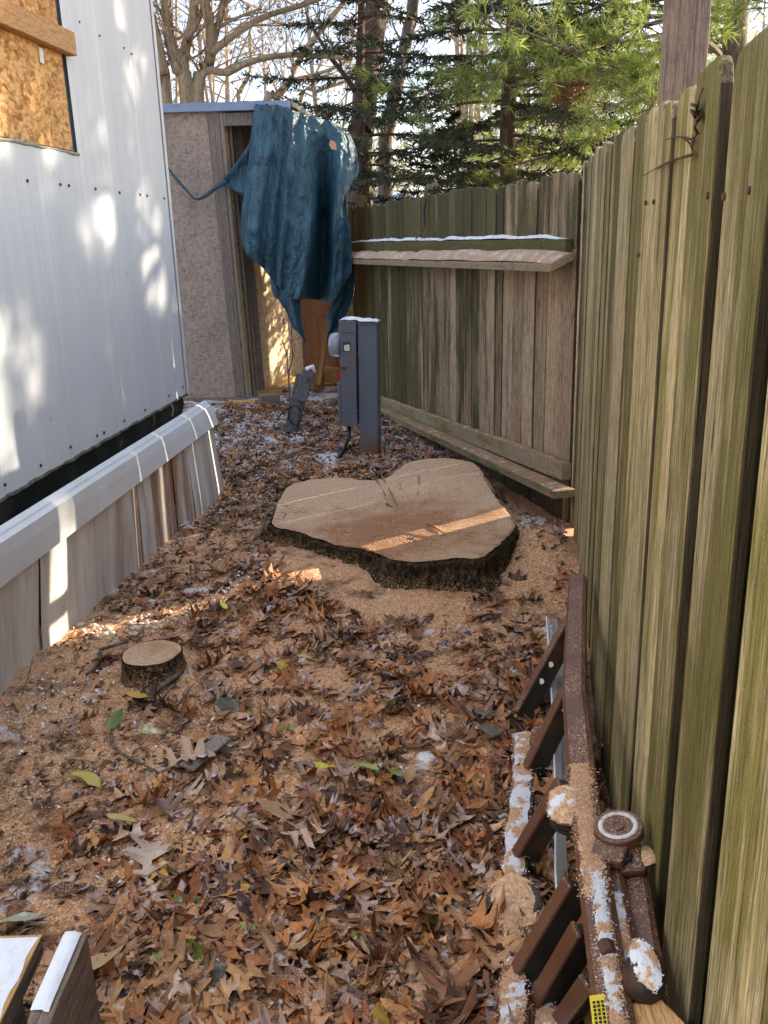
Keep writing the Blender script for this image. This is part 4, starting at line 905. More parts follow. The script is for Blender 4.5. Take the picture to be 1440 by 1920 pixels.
def heap(pts, wd, h, mat, par=lad, seed=0, up=Vector((-.2, 0, 1))):
    m_ = MB(); P = []; n = 40 * (len(pts) - 1); tris = []; L_ = sum((pts[k + 1] - pts[k]).length for k in range(len(pts) - 1))
    for i in range(n + 1):
        x = i / n * (len(pts) - 1); k = min(int(x), len(pts) - 2); p = pts[k].lerp(pts[k + 1], x - k); d = (pts[k + 1] - pts[k]).normalized(); sx = d.cross(up).normalized(); uz = sx.cross(d).normalized()
        ww = wd * (.80 + .9 * float(fbm(i * .12 + seed, seed, 4))); hh = h * (.5 + 1.3 * (float(fbm(i * .10 + seed, 9.1, 3)) + .35)); ed = min(1, min(i, n - i) / 6); sh = .006 * float(fbm(i * .2, seed + 3, 2))
        P.append([p + sx * (ww / 2 * (q / 5 - 1) + sh) + uz * (hh * .6 * ed * max(0, math.cos((q / 5 - 1) * 1.5)) + .0015 * random.random() - .001) for q in range(11)])
        for _ in range(int(L_ / n * 9000)):
            a_ = random.gauss(0, .36); tris.append((np.array(p + sx * (wd / 2 * a_ * 1.3 + sh) + d * random.uniform(-.5, .5) * L_ / n + uz * (hh * .6 * ed * max(0, math.cos(a_ * 1.4)) + .0005)), random.uniform(.0010, .0026)))
    m_.grid(P); return grainobj(m_, tris, MIX[mat.name], 'sawdust_and_snow', par)
mb0 = MB(); mb0.add([(.05, 4.02, .10), (.052, 4.02, .10), (.05, 4.022, .10)], [(0, 1, 2)]); grainobj(mb0, STG, 9.0, 'loose_sawdust', stump)
heap([p + Vector((0, 0, .002)) for p in LL[:4]], .056, .012, M['sawdust_snow'], seed=1); heap([p + Vector((0, 0, .002)) for p in LL[3:]], .056, .012, M['sawdust_snow'], seed=3)
heap([LA[3].lerp(LA[2], .25), LA[3], LA[3].lerp(LA[4], .5), LA[4]], .055, .008, M['sawdust'], seed=5)
heap([p + Vector((.006, 0, 0)) for p in (LA[4].lerp(LA[3], .3), LA[4].lerp(LA[5], .3), LA[5], LA[6])], .030, .010, M['snowdust'], seed=7)
heap([p for p in (LB[0].lerp(LB[1], .6), LB[1].lerp(LB[2], .5), LB[2], LB[3])], .036, .012, M['snowdust'], seed=9)
heap([LM[0], LM[1], LM[2]], .05, .010, M['snowdust'], seed=11)
def mound(c, rx, ry, h, mat, par, rz=0, up=upn, seed=0, nm='sawdust_and_snow'):
    m_ = MB(); a_ = up.cross(Vector((0, 1, 0))).normalized(); b_ = up.cross(a_) ; P = []; tris = []
    edge = lambda t2: 1 + .30 * float(fbm(math.cos(t2) * 2 + seed, math.sin(t2) * 2, 4))
    for k in range(12):
        t = k / 11; P.append([c + (a_ * math.cos(t2 + rz) * rx + b_ * math.sin(t2 + rz) * ry) * t * edge(t2) + up * (h * .7 * (1 - t ** 2.2) + .0012 * random.random()) for t2 in np.linspace(0, 2 * math.pi, 36, endpoint=False)])
    for _ in range(int(rx * ry * 260000)):
        t2 = random.uniform(0, 6.283); t = min(1.12, random.random() ** .5 * 1.08); tris.append((np.array(c + (a_ * math.cos(t2 + rz) * rx + b_ * math.sin(t2 + rz) * ry) * t * edge(t2) + up * h * .7 * max(0, 1 - t ** 2.2)), random.uniform(.0010, .0028)))
    m_.grid(P, close=True); return grainobj(m_, tris, MIX[mat.name], nm, par)
mound(hc2 + upn * .004, .052, .052, .020, M['sawdust_snow'], lad, seed=2); mound(lz(1062, 1500, .295), .04, .05, .014, M['snowdust'], lad, seed=4)
mound(hc3 + upn * .002, .056, .082, .012, M['sawdust'], lad, seed=6); mound(gp(1005, 1730, .045), .07, .045, .02, M['sawdust'], lad, seed=8)
mound(lz(1200, 1605, .30), .03, .03, .012, M['sawdust'], lad, seed=12); mound(lz(1125, 1580, .30), .018, .03, .01, M['sawdust'], lad, seed=13)
mound(q1.lerp(q2, .5) + Vector((0, 0, .03)), .022, .05, .010, M['snowdust'], lad, seed=14)
# sunlit wood block at the bottom right
p = lz(1222, 1900, .30); m_ = MB(); m_.box((-.045, -.06, -.05), (.03, .03, .0), Matrix.Translation(p) @ Matrix.Rotation(.45, 4, 'Z') @ Matrix.Rotation(-.2, 4, 'Y')); o = m_.build('wood_block', M['newwood'], bevel=.003); tag(o, 'pale wood block wedged at the end of the ladder by the fence', 'wood block')
# white vinyl strip and grey channel lying beyond the ladder
def strip3(nm, pts, wd, th, mat, up):
    m_ = MB(); P = []
    for i, p in enumerate(pts):
        d = (pts[min(i + 1, len(pts) - 1)] - pts[max(i - 1, 0)]).normalized(); sx = d.cross(up).normalized(); uz = sx.cross(d).normalized(); w_ = wd[i] if hasattr(wd, '__len__') else wd
        P.append([p + sx * a * w_ / 2 + uz * b * th / 2 for a, b in ((-1, -1), (-1, 1), (1, 1), (1, -1))])
    m_.grid(P, close=True); m_.add(P[0], [(0, 1, 2, 3)]); m_.add(P[-1], [(3, 2, 1, 0)]); return m_
WS = [gp(1026, 1158, .11), gp(1034, 1230, .09), gp(1042, 1350, .08), gp(1046, 1450, .08), gp(1050, 1540, .07), gp(1052, 1640, .06), gp(1050, 1700, .05)]
wst = thing('trim_strip', WS[3], 'long white trim strip with a grey back edge lying under the ladder rungs', 'trim strip')
strip3('s', WS, [.012, .024, .028, .028, .036, .042, .02], .006, None, Vector((.5, -.6, .5))).build('white_face', M['white'], wst)
strip3('s', [p + Vector((.030, .01, -.012)) for p in WS[:5]], [.02, .04, .045, .045, .04], .006, None, Vector((-.5, -.6, .5))).build('grey_edge', simple('weathered_grey_trim', (.28, .26, .25), .6, .3, .2, 20), wst)

# ------------------------------------------------------------------ lumber at the bottom left
slab = thing('plywood_stack', (-.75, 1.0, 0), 'snow covered plywood offcuts stacked in the bottom left corner', 'lumber')
m_ = MB(); m_.box((-1.15, .75, .262), (-.642, 1.318, .300), None); m_.build('plywood_sheet', M['lumber'], slab, bevel=.003)
m_ = MB(); m_.box((-1.12, .72, .0), (-.668, 1.265, .2615), None); m_.build('plank', M['lumber'], slab, bevel=.004)
m_ = MB(); m_.box((-1.15, .749, .2995), (-.6415, 1.3185, .303), None); m_.build('top_ply', M['newwood'], slab)
def snowtop(x0, x1, y0, y1, z, h, par, nx=24, ny=24, seed=0):
    m_ = MB(); P = []
    for j in range(ny):
        P.append([Vector((x0 + (x1 - x0) * i / (nx - 1) + (0 if 0 < i < nx - 1 else .003 * math.sin(j * 1.7)), y0 + (y1 - y0) * j / (ny - 1), z + h * (min(1, 6 * min(i, nx - 1 - i, j, ny - 1 - j) / nx)) ** .5 * (.8 + .5 * float(fbm(i * .3 + seed, j * .3, 3))))) for i in range(nx)])
    m_.grid(P); return m_.build('snow', M['snow_clean'], par, True, kind='stuff')
M['snow_clean'] = simple('clean_snow', (.80, .83, .88), .6, .3, .03, 60, bump=.3, dirt=(.60, .36, .2), damt=.35, dsc=40)
snowtop(-1.15, -.648, .75, 1.313, .3032, .010, slab)
pl2 = thing('plank_on_edge', (-.58, 1.2, 0), 'brown plank standing on edge with a strip of snow in the bottom left', 'plank')
m_ = MB(); zb = -.0
m_.add([(-.604, 1.330, .30), (-.560, 1.322, .30), (-.560, .9, .30), (-.607, 1.18, .30), (-.604, 1.330, .0), (-.560, 1.322, .0), (-.560, .9, .0), (-.607, 1.18, .0)],
       [(3, 2, 1, 0), (4, 5, 6, 7), (0, 1, 5, 4), (1, 2, 6, 5), (2, 3, 7, 6), (3, 0, 4, 7)]); m_.build('board', M['lumber'], pl2, bevel=.002)
m_ = MB(); P = []
for j in range(16):
    y = 1.322 - j * .0115; P.append([Vector((x, y + (.004 if x < -.58 else 0), .3012 + .008 * math.sin(math.pi * (i + .2) / 5.4) ** .5 * (1 if 0 < j < 15 else .2))) for i, x in enumerate(np.linspace(-.602, -.570, 6))])
m_.grid(P); m_.build('snow', M['snow_clean'], pl2, True, kind='stuff')

# ------------------------------------------------------------------ leaves
OAK = [(0, 0), (.035, .10), (.20, .13), (.30, .10), (.27, .20), (.08, .26), (.07, .34), (.30, .44), (.46, .46), (.34, .54), (.42, .60), (.12, .54), (.08, .64), (.26, .76), (.36, .84), (.22, .84), (.14, .82), (.10, .90), (.05, 1.0)]
ELL = [(0, 0), (.05, .08), (.15, .22), (.20, .38), (.21, .52), (.18, .68), (.12, .82), (.05, .94), (0, 1.0)]
def leaf_geo(out, seed, curl=1.0):
    r = random.Random(seed); sx = r.uniform(.8, 1.15); ys_ = sorted(y for x, y in out); n = len(out)
    vs = []; fs = []; mid = [(0, ys_[i]) for i in range(n)]
    left = [(-x * sx * r.uniform(.82, 1.15), y + r.uniform(-.015, .015)) for x, y in out]; right = [(x * sx * r.uniform(.82, 1.15), y + r.uniform(-.015, .015)) for x, y in out]
    pts = mid + left + right
    a = r.uniform(-1.1, 1.6) * curl; b = r.uniform(-.9, 1.1) * curl; tw = r.uniform(-.7, .7) * curl; ph = r.uniform(0, 6)
    for x, y in pts:
        z = a * x * x * 1.6 + b * .5 * (y - .45) ** 2 + tw * x * (y - .4) + .05 * math.sin(9 * x + 6 * y + ph) * curl + .02 * abs(x)
        vs.append((x, y - .45, z))
    for i in range(n - 1):
        fs.append((i, i + 1, n + i + 1, n + i)); fs.append((i, 2 * n + i, 2 * n + i + 1, i + 1))
    w_ = .012; k = len(vs); vs += [(-w_, -.45, 0), (w_, -.45, 0), (w_ * .6, -.62, .03), (-w_ * .6, -.62, .03)]; fs.append((k, k + 1, k + 2, k + 3))
    return np.array(vs), np.array(fs)
oakG = [leaf_geo(OAK, i) for i in range(16)]; ellG = [leaf_geo(ELL, 50 + i, .8) for i in range(8)]
TINTS = {'tan': [(.50, .265, .125), (.56, .335, .185), (.43, .215, .10), (.48, .24, .095)], 'rust': [(.44, .165, .05), (.52, .225, .075), (.36, .12, .04)], 'brown': [(.20, .080, .036), (.15, .060, .028), (.26, .115, .052)],
         'dark': [(.060, .026, .017), (.085, .038, .023)], 'mauve': [(.42, .28, .22), (.50, .35, .275), (.33, .21, .17)], 'yellow': [(.55, .36, .07), (.5, .25, .05)], 'green': [(.13, .19, .03), (.26, .27, .05)]}
def blocked(x, y):
    if (x - .05) ** 2 / .33 + (y - 4.05) ** 2 / .50 < 1.0: return True
    if (x + .86) ** 2 + (y - 2.975) ** 2 < .135 ** 2: return True
    if x < -1.10 and y < 2.2: return False
    if x > .90 + .152 * (y - 4.0) - .05: return True
    if x < -1.362 + .386 * (y - 2.8) / 2.5 + .02 and y < 5.3: return True
    if x > .98 - .25 * (y - 4.5) - .12 and y > 4.4: return True
    if x < -.54 and y < 1.34 : return True
    return False
cands = []
tries = 0
while len(cands) < 4800 and tries < 200000:
    tries += 1
    # more samples close to the camera
    y = 1.0 + 7.2 * random.random() ** 1.7; x = random.uniform(-1.45, 1.05)
    if abs(x) > .50 * y + .15 and x > 0: continue
    if random.random() > dens(x, y) or blocked(x, y): continue
    cands.append((x, y))
def leaf_matrix(x, y, size, lift, flat):
    t = .16 if flat else .42
    rot = Euler((random.gauss(0, t), random.gauss(0, t), random.uniform(0, 6.283))).to_matrix().to_4x4()
    return Matrix.Translation((x, y, G(x, y) + lift)) @ rot @ Matrix.Scale(size, 4)
wts = [('tan', 26), ('rust', 27), ('brown', 25), ('dark', 13), ('mauve', 9), ('yellow', 1.3), ('green', 1.2)]
def pick(): 
    t = random.random() * sum(w_ for _, w_ in wts)
    for k, w_ in wts:
        t -= w_
        if t <= 0: return k
    return 'tan'
bulk_v = []; bulk_f = []; bulk_c = []; nb = 0; indiv = []
random.shuffle(cands)
near = sorted(cands, key=lambda p: p[1] + random.random() * .5)
nind = 0; mesh_cache = {}
def leaf_mesh(kind, gi, tk, ti):
    key = (kind, gi, tk, ti)
    if key not in mesh_cache:
        vs, fs = (oakG if kind == 'oak' else ellG)[gi]; c = np.array(TINTS[tk][ti]); rr_ = np.random.default_rng(gi + 7 * ti)
        tint = np.clip(c[None] * (1 + .16 * rr_.standard_normal((len(vs), 1))), .01, .9); n = (len(vs) - 4) // 3; tint[:n] *= 1.15
        mesh_cache[key] = npmesh('oak_leaf', vs, fs, M['leaf'], False, tint)
    return mesh_cache[key]
words = {'tan': 'tan', 'rust': 'rust orange', 'brown': 'brown', 'dark': 'dark brown', 'mauve': 'pale greyish', 'yellow': 'yellow', 'green': 'green'}
MARKS = [((-.58, 1.45), 'beside the snowy plank'), ((-.35, 1.35), 'right of snowy plank'), ((-.05, 1.32), 'at bottom centre'), ((.16, 1.35), 'left of ladder foot'), ((-.42, 1.7), 'below yellow green leaf'), ((-.12, 1.78), 'below large curled leaf'),
         ((.16, 1.75), 'left of ladder rail'), ((-.75, 2.1), 'on sawdust at left'), ((-.42, 2.1), 'beside curved stem'), ((-.12, 2.1), 'near large curled leaf'), ((.05, 2.2), 'near broad green leaf'), ((.28, 2.15), 'left of lower rungs'),
         ((-.62, 2.62), 'below small stump'), ((-.4, 2.65), 'by lichened stone'), ((.02, 2.7), 'by dark bark knot'), ((.35, 2.65), 'left of first rung'), ((-.3, 2.95), 'between the stumps'), ((.2, 3.0), 'before the big stump'), ((-.95, 2.6), 'left of small stump'), ((.36, 2.3), 'between ladder rungs'), ((.62, 2.3), 'between ladder and fence')]
def zone(x, y): return min(MARKS, key=lambda q: (q[0][0] - x) ** 2 + (q[0][1] - y) ** 2)[1]
DIRS = ['right', 'upper right', 'up', 'upper left', 'left', 'lower left', 'down', 'lower right']
used_labels = {}
for idx, (x, y) in enumerate(near):
    tk = pick(); ti = random.randrange(len(TINTS[tk])); oak = random.random() < .80 and tk not in ('yellow', 'green'); gi = random.randrange(16 if oak else 8)
    d = float(dens(np.array(x), np.array(y))); size = random.uniform(.066, .128) * (1.0 if oak else .85) * (1 if y < 4 else .8)
    own = (y < 2.9) and nind < 270 and random.random() < .30 and abs(x) < .47 * y
    lift = (random.uniform(.018, .036) if own else random.uniform(.0, .026)) * (.35 + min(1, d))
    mw = leaf_matrix(x, y, size * (1.08 if own else 1), lift, own or random.random() < .45)
    if own:
        o = put(leaf_mesh('oak' if oak else 'ell', gi, tk, ti), 'oak_leaf' if oak else 'oval_leaf', None, mw); nind += 1
        kindw = 'oak leaf' if oak else 'oval leaf'
        tipd = mw.to_3x3() @ Vector((0, 1, 0)); di = int(round(math.atan2(tipd.y, tipd.x) / (math.pi / 4))) % 8; steep = abs(tipd.z) / tipd.length
        szw = 'small' if size < .08 else ('large' if size > .10 else 'medium'); shade = ['', 'light ', 'deep '][int(ti) % 3]
        lab = f'{szw} {shade}{words[tk]} {kindw}' + (' standing up' if steep > .45 else '') + f', tip pointing {DIRS[di]}, {zone(x, y)}'
        tag(o, lab, 'leaf', 'fallen leaves lying on the litter')
    else:
        vs, fs = (oakG if oak else ellG)[gi]; mm = np.array(mw); p = vs @ mm[:3, :3].T + mm[:3, 3]
        bulk_v.append(p); bulk_f.append(fs + nb); nb += len(p); c = np.array(TINTS[tk][ti]) * random.uniform(.75, 1.15); bulk_c.append(np.tile(c, (len(p), 1)))
o = put(npmesh('leaf_litter', np.concatenate(bulk_v), np.concatenate(bulk_f), M['leaf'], False, np.concatenate(bulk_c)), 'leaf_litter'); tag(o, 'thick litter of fallen brown oak leaves covering the ground', 'leaf litter', kind='stuff')
# named leaves one can point at
def one_leaf(u, v, kind, size, col, lab, rz=0, tilt=(0, 0), lift=.04, gi=0):
    p = gp(u, v, lift); c = np.array(col); vs, fs = (oakG if kind == 'oak' else ellG)[gi]; me = npmesh('leaf', vs, fs, M['leaf'], False, np.tile(c, (len(vs), 1)))
    o = put(me, 'oak_leaf' if kind == 'oak' else 'oval_leaf', None, Matrix.Translation(p) @ Euler((tilt[0], tilt[1], rz)).to_matrix().to_4x4() @ Matrix.Scale(size, 4)); tag(o, lab, 'leaf')
one_leaf(256, 1301, 'ell', .10, (.62, .36, .05), 'bright golden leaf just below the small stump', 1.5, (.2, .1))
one_leaf(420, 1134, 'ell', .055, (.85, .70, .08), 'tiny bright yellow leaf at the end of the sunlit strip', .8, (.5, 0))
one_leaf(737, 1447, 'ell', .13, (.17, .25, .06), 'broad green leaf in the middle of the litter', .35, (-.3, .3), .05, 1)
one_leaf(690, 1440, 'ell', .08, (.22, .30, .04), 'small yellow green leaf touching the broad green leaf', 1.3, (.1, .2), .045, 2)
one_leaf(214, 1352, 'ell', .09, (.09, .19, .03), 'dark green leaf lower left of the small stump', -.3, (.5, .4), .03, 3)
one_leaf(288, 1372, 'ell', .10, (.25, .26, .05), 'olive green leaf right of the curved stem', 1.2, (.1, .1), .03, 4)
one_leaf(613, 1435, 'ell', .075, (.55, .48, .05), 'yellow leaf left of the white snow clump in mid litter', 1.6, (.2, .1), .05, 5)
one_leaf(165, 1458, 'ell', .12, (.42, .38, .07), 'yellow green leaf on the sawdust at left', 1.1, (.2, .2), .02, 6)
one_leaf(232, 1535, 'ell', .09, (.50, .42, .12), 'dull yellow leaf on sawdust in the lower left', 1.4, (.2, .1), .03, 7)
one_leaf(308, 1635, 'oak', .085, (.60, .29, .04), 'orange yellow leaf in the lower left litter', .4, (.1, .2), .04, 3)
one_leaf(355, 1690, 'ell', .08, (.07, .18, .04), 'dark green curled leaf in the lower left litter', 1.9, (.3, .2), .03, 2)
one_leaf(520, 1515, 'ell', .17, (.46, .28, .14), 'large curled tan leaf in the centre of the litter', 1.75, (.5, .2), .055, 0)
one_leaf(350, 1420, 'oak', .15, (.50, .34, .24), 'large pale oak leaf left of centre pointing at the curved stem', -1.2, (.1, .1), .04, 5)
one_leaf(570, 1560, 'oak', .12, (.50, .35, .26), 'pale oak leaf beside the large curled tan leaf', 2.2, (.15, .1), .05, 6)
one_leaf(275, 1610, 'oak', .15, (.50, .38, .30), 'wide pale grey oak leaf above the orange yellow leaf', .3, (.1, .2), .04, 8)
one_leaf(1052, 1460, 'oak', .12, (.5, .36, .27), 'pale oak leaf showing between the ladder rungs', .3, (.3, .1), .04, 9)
one_leaf(195, 1795, 'ell', .13, (.45, .29, .16), 'tan leaf touching the plank in the bottom left', 2.6, (.3, .3), .06, 4)
one_leaf(20, 1730, 'ell', .14, (.40, .43, .28), 'pale green leaf beside the snowy plywood', 2.2, (.2, .3), .03, 1)
one_leaf(355, 985, 'oak', .10, (.55, .46, .42), 'pale silvery oak leaf at the foot of the skirting', .9, (.3, .1), .03, 2)
one_leaf(727, 938, 'oak', .07, (.42, .26, .18), 'small tan oak leaf lying on the big stump', .2, (.2, .1), .18, 4)
one_leaf(733, 950, 'ell', .06, (.10, .05, .03), 'small dark curled leaf lying on the big stump', 1.3, (.4, .1), .18, 4)
one_leaf(772, 1012, 'oak', .05, (.05, .05, .045), 'tiny black leaf lying on the front of the big stump', 1.1, (.2, .1), .19, 7)

# bits: dark litter shards, pale chips, snow crumbs (all uncountable)
def shards(nm, n, fn, smin, smax, cols, lift, mat, lab, thick=.25):
    A = []; Fm = []; C_ = []; k = 0; tries = 0
    while k < n and tries < n * 40:
        tries += 1; y = 1.0 + 7.4 * random.random() ** 1.35; x = random.uniform(-1.5, 1.05)
        if random.random() > fn(x, y) or blocked(x, y): continue
        s_ = random.uniform(smin, smax) * (1 + .10 * y); b = np.array([[-1, -.5, 0], [.2, -.8, 0], [1, .1, 0], [.1, .7, 0], [-.1, 0, 1]]) * [s_, s_ * random.uniform(.3, .9), s_ * thick]
        b += rng.normal(0, s_ * .15, b.shape); rt = np.array(Euler((random.gauss(0, .4), random.gauss(0, .4), random.uniform(0, 6.3))).to_matrix()); p = b @ rt.T + [x, y, G(x, y) + random.uniform(0, lift)]
        A.append(p); Fm.append(np.array([[0, 1, 4], [1, 2, 4], [2, 3, 4], [3, 0, 4]]) + 5 * k); C_.append(np.tile(np.array(random.choice(cols)) * random.uniform(.7, 1.2), (5, 1))); k += 1
    o = put(npmesh(nm, np.concatenate(A), np.concatenate(Fm), mat, False, np.concatenate(C_)), nm); tag(o, lab, nm.replace('_', ' '), kind='stuff')
shards('bark_litter', 9000, lambda x, y: .06 + .5 * (vnoise(x * 5, y * 5) > .62) + .2 * (x < -.5) + .25 * (y > 4.6), .004, .016, [(.05, .03, .02), (.10, .05, .03), (.17, .08, .04), (.03, .02, .018), (.22, .12, .07)], .012, M['leaf'], 'fine dark bark crumbs and leaf fragments over the ground')
shards('wood_chips', 26000, lambda x, y: .25 + .6 * (vnoise(x * 3 + 8, y * 3) > .42), .0018, .0065, [(.60, .38, .22), (.70, .48, .31), (.50, .28, .14), (.78, .60, .44)], .010, M['leaf'], 'pale sawdust chips scattered over the whole yard')
shards('snow_crumbs', 3000, lambda x, y: .02 + .7 * (vnoise(x * 3.3 + 20, y * 3.3 + 4) > .74) + .5 * (y > 5) * (vnoise(x * 3, y * 3) > .45), .0025, .008, [(.85, .86, .9), (.78, .78, .82)], .014, M['leaf'], 'thin crumbs of old snow between the leaves', .6)
# pebbles caught in the strips of sun
m_ = MB()
def ico(m_, c, r, sq=.6):
    bm = bmesh.new(); bmesh.ops.create_icosphere(bm, subdivisions=2, radius=1); rz = random.random() * 6; k = (random.uniform(.7, 1.3), random.uniform(.7, 1.2), sq * random.uniform(.7, 1.2))
    mt = Matrix.Translation(c) @ Matrix.Rotation(rz, 4, 'Z'); bm.verts.ensure_lookup_table()
    vs = [mt @ Vector((v.co.x * r * k[0], v.co.y * r * k[1], v.co.z * r * k[2])) for v in bm.verts]; fs = [tuple(v.index for v in f.verts) for f in bm.faces]; bm.free(); m_.add(vs, fs)
for _ in range(95):
    t = random.random(); u = 150 + 235 * t; v = 1185 - 28 * t + random.gauss(0, 11); ico(m_, gp(u, v, .004), random.uniform(.006, .016))
for _ in range(26):
    t = random.random(); u = 975 + 88 * t; v = 979 - 6 * t + random.gauss(0, 5); ico(m_, gp(u, v, .006), random.uniform(.010, .022))
o = m_.build('pebbles', M['pebble'], None, True); tag(o, 'cream pebbles lying in strips beside the small stump and in the fence corner', 'pebbles', kind='stuff')
# stones, sticks, bark pieces
def stone(u, v, r, lab, mat='rock', sq=.55, seed=0, nm='stone', cat='stone', lift=.0):
    c = gp(u, v, lift); bm = bmesh.new(); bmesh.ops.create_icosphere(bm, subdivisions=4, radius=1); m_ = MB(); rr_ = random.Random(seed)
    k = (rr_.uniform(.75, 1.35), rr_.uniform(.7, 1.0), sq); rz = Matrix.Rotation(rr_.random() * 6, 3, 'Z')
    vs = []
    for v_ in bm.verts:
        d = 1 + .55 * float(fbm(v_.co.x * 1.4 + seed * 3 + v_.co.z, v_.co.y * 1.4 + v_.co.z * .7, 4)); vs.append(rz @ Vector((v_.co.x * k[0] * d * r, v_.co.y * k[1] * d * r, v_.co.z * k[2] * d * r)) + c)
    m_.add(vs, [tuple(q.index for q in f.verts) for f in bm.faces]); bm.free(); o = m_.build(nm, M[mat], None, False); tag(o, lab, cat); return o
stone(428, 1325, .052, 'grey green lichened stone in the litter right of the small stump', seed=3)
stone(590, 1735 + 0, .03, 'grey stone partly buried in leaves near the bottom centre', seed=5)
stone(410, 1830, .035, 'pale green grey stone near the bottom beside the dark leaves', seed=8)
stone(738, 1325, .030, 'round dark knot of bark in front of the big stump', 'stumpbark', .9, 9, 'bark_knot', 'bark', .02)
stone(485, 755, .05, 'small rock at the shed threshold', seed=12); stone(485, 790, .06, 'flat stone half buried in front of the shed', seed=14, sq=.35)
stone(620, 760, .09, 'mossy rock behind the meter pedestal', seed=15, sq=.5)
for (u, v, r, lab, sd_) in [(800, 1420, .034, 'clump of dirty snow in the middle of the litter', 21), (780, 1270, .03, 'snow clump on sawdust before the big stump', 22), (800, 1620, .045, 'snow clump beside the ladder in the lower right litter', 23), (690, 1290, .035, 'low patch of icy sawdust in front of the big stump', 24), (560, 1540, .03, 'snow clump under the large curled tan leaf', 26)]:
    stone(u, v, r, lab, 'snowdust', .35, sd_, 'snow_clump', 'snow')
def stick(pts, r0, r1, lab, lift=.02, nm='stick', mat='stick', cat_='stick'):
    m_ = MB(); q = [gp(u, v, lift + .006 * math.sin(i * 2)) for i, (u, v) in enumerate(pts)]; n = len(q); m_.tube(q, [r0 + (r1 - r0) * i / (n - 1) for i in range(n)], 7, jit=.35); o = m_.build(nm, M[mat], None, True); tag(o, lab, cat_); return o
stick([(240, 1202), (215, 1210), (188, 1218), (184, 1240), (172, 1258), (160, 1266)], .008, .005, 'forked grey stick touching the left side of the small stump')
stick([(338, 1262), (318, 1276), (296, 1292), (272, 1312)], .011, .006, 'grey stick lying just below right of the small stump')
stick([(208, 1375), (210, 1395), (222, 1410), (245, 1422), (268, 1432), (295, 1448)], .006, .003, 'curved stem on the sawdust in the lower left')
stick([(440, 1530), (480, 1560), (530, 1610), (580, 1650), (640, 1705)], .003, .0015, 'thin straight stalk crossing the litter at centre', .05)
stick([(420, 895), (455, 887), (480, 880)], .016, .010, 'pale stick lying past the end of the skirting', .02)
stick([(480, 1010), (492, 990), (500, 965)], .012, .007, 'dark bent stick at the left edge of the big stump', .04)
stick([(1000, 935), (1030, 942), (1060, 938)], .010, .005, 'short twig in the corner where the fences meet', .03)
stick([(375, 1148), (400, 1120), (425, 1090), (436, 1070)], .003, .0015, 'thin green stalk right of the sunlit pebbles', .03)
stick([(42, 1300), (55, 1262), (62, 1232)], .003, .0015, 'dry grass stalk at the foot of the skirting', .05)
for (a, b, w_, lab) in [((350, 1440), (420, 1382), .05, 'pale flat bark slab left of centre'), ((905, 1360), (935, 1380), .045, 'grey bark chip left of the ladder'), ((888, 1330), (925, 1345), .03, 'small grey bark chip left of the first ladder rung'), ((1000, 1585), (1020, 1560), .04, 'brown bark chip between the ladder rails'), ((780, 1830), (800, 1890), .035, 'weathered bark slab near the bottom edge')]:
    pa, pb = gp(*a, .035), gp(*b, .03); m_ = MB(); m_.beam(pa, pb, w_, .012, up=(.2, .1, 1)); o = m_.build('bark_slab', M['greywood' if 'dark' not in lab else 'stumpbark'], bevel=.005); tag(o, lab, 'bark')

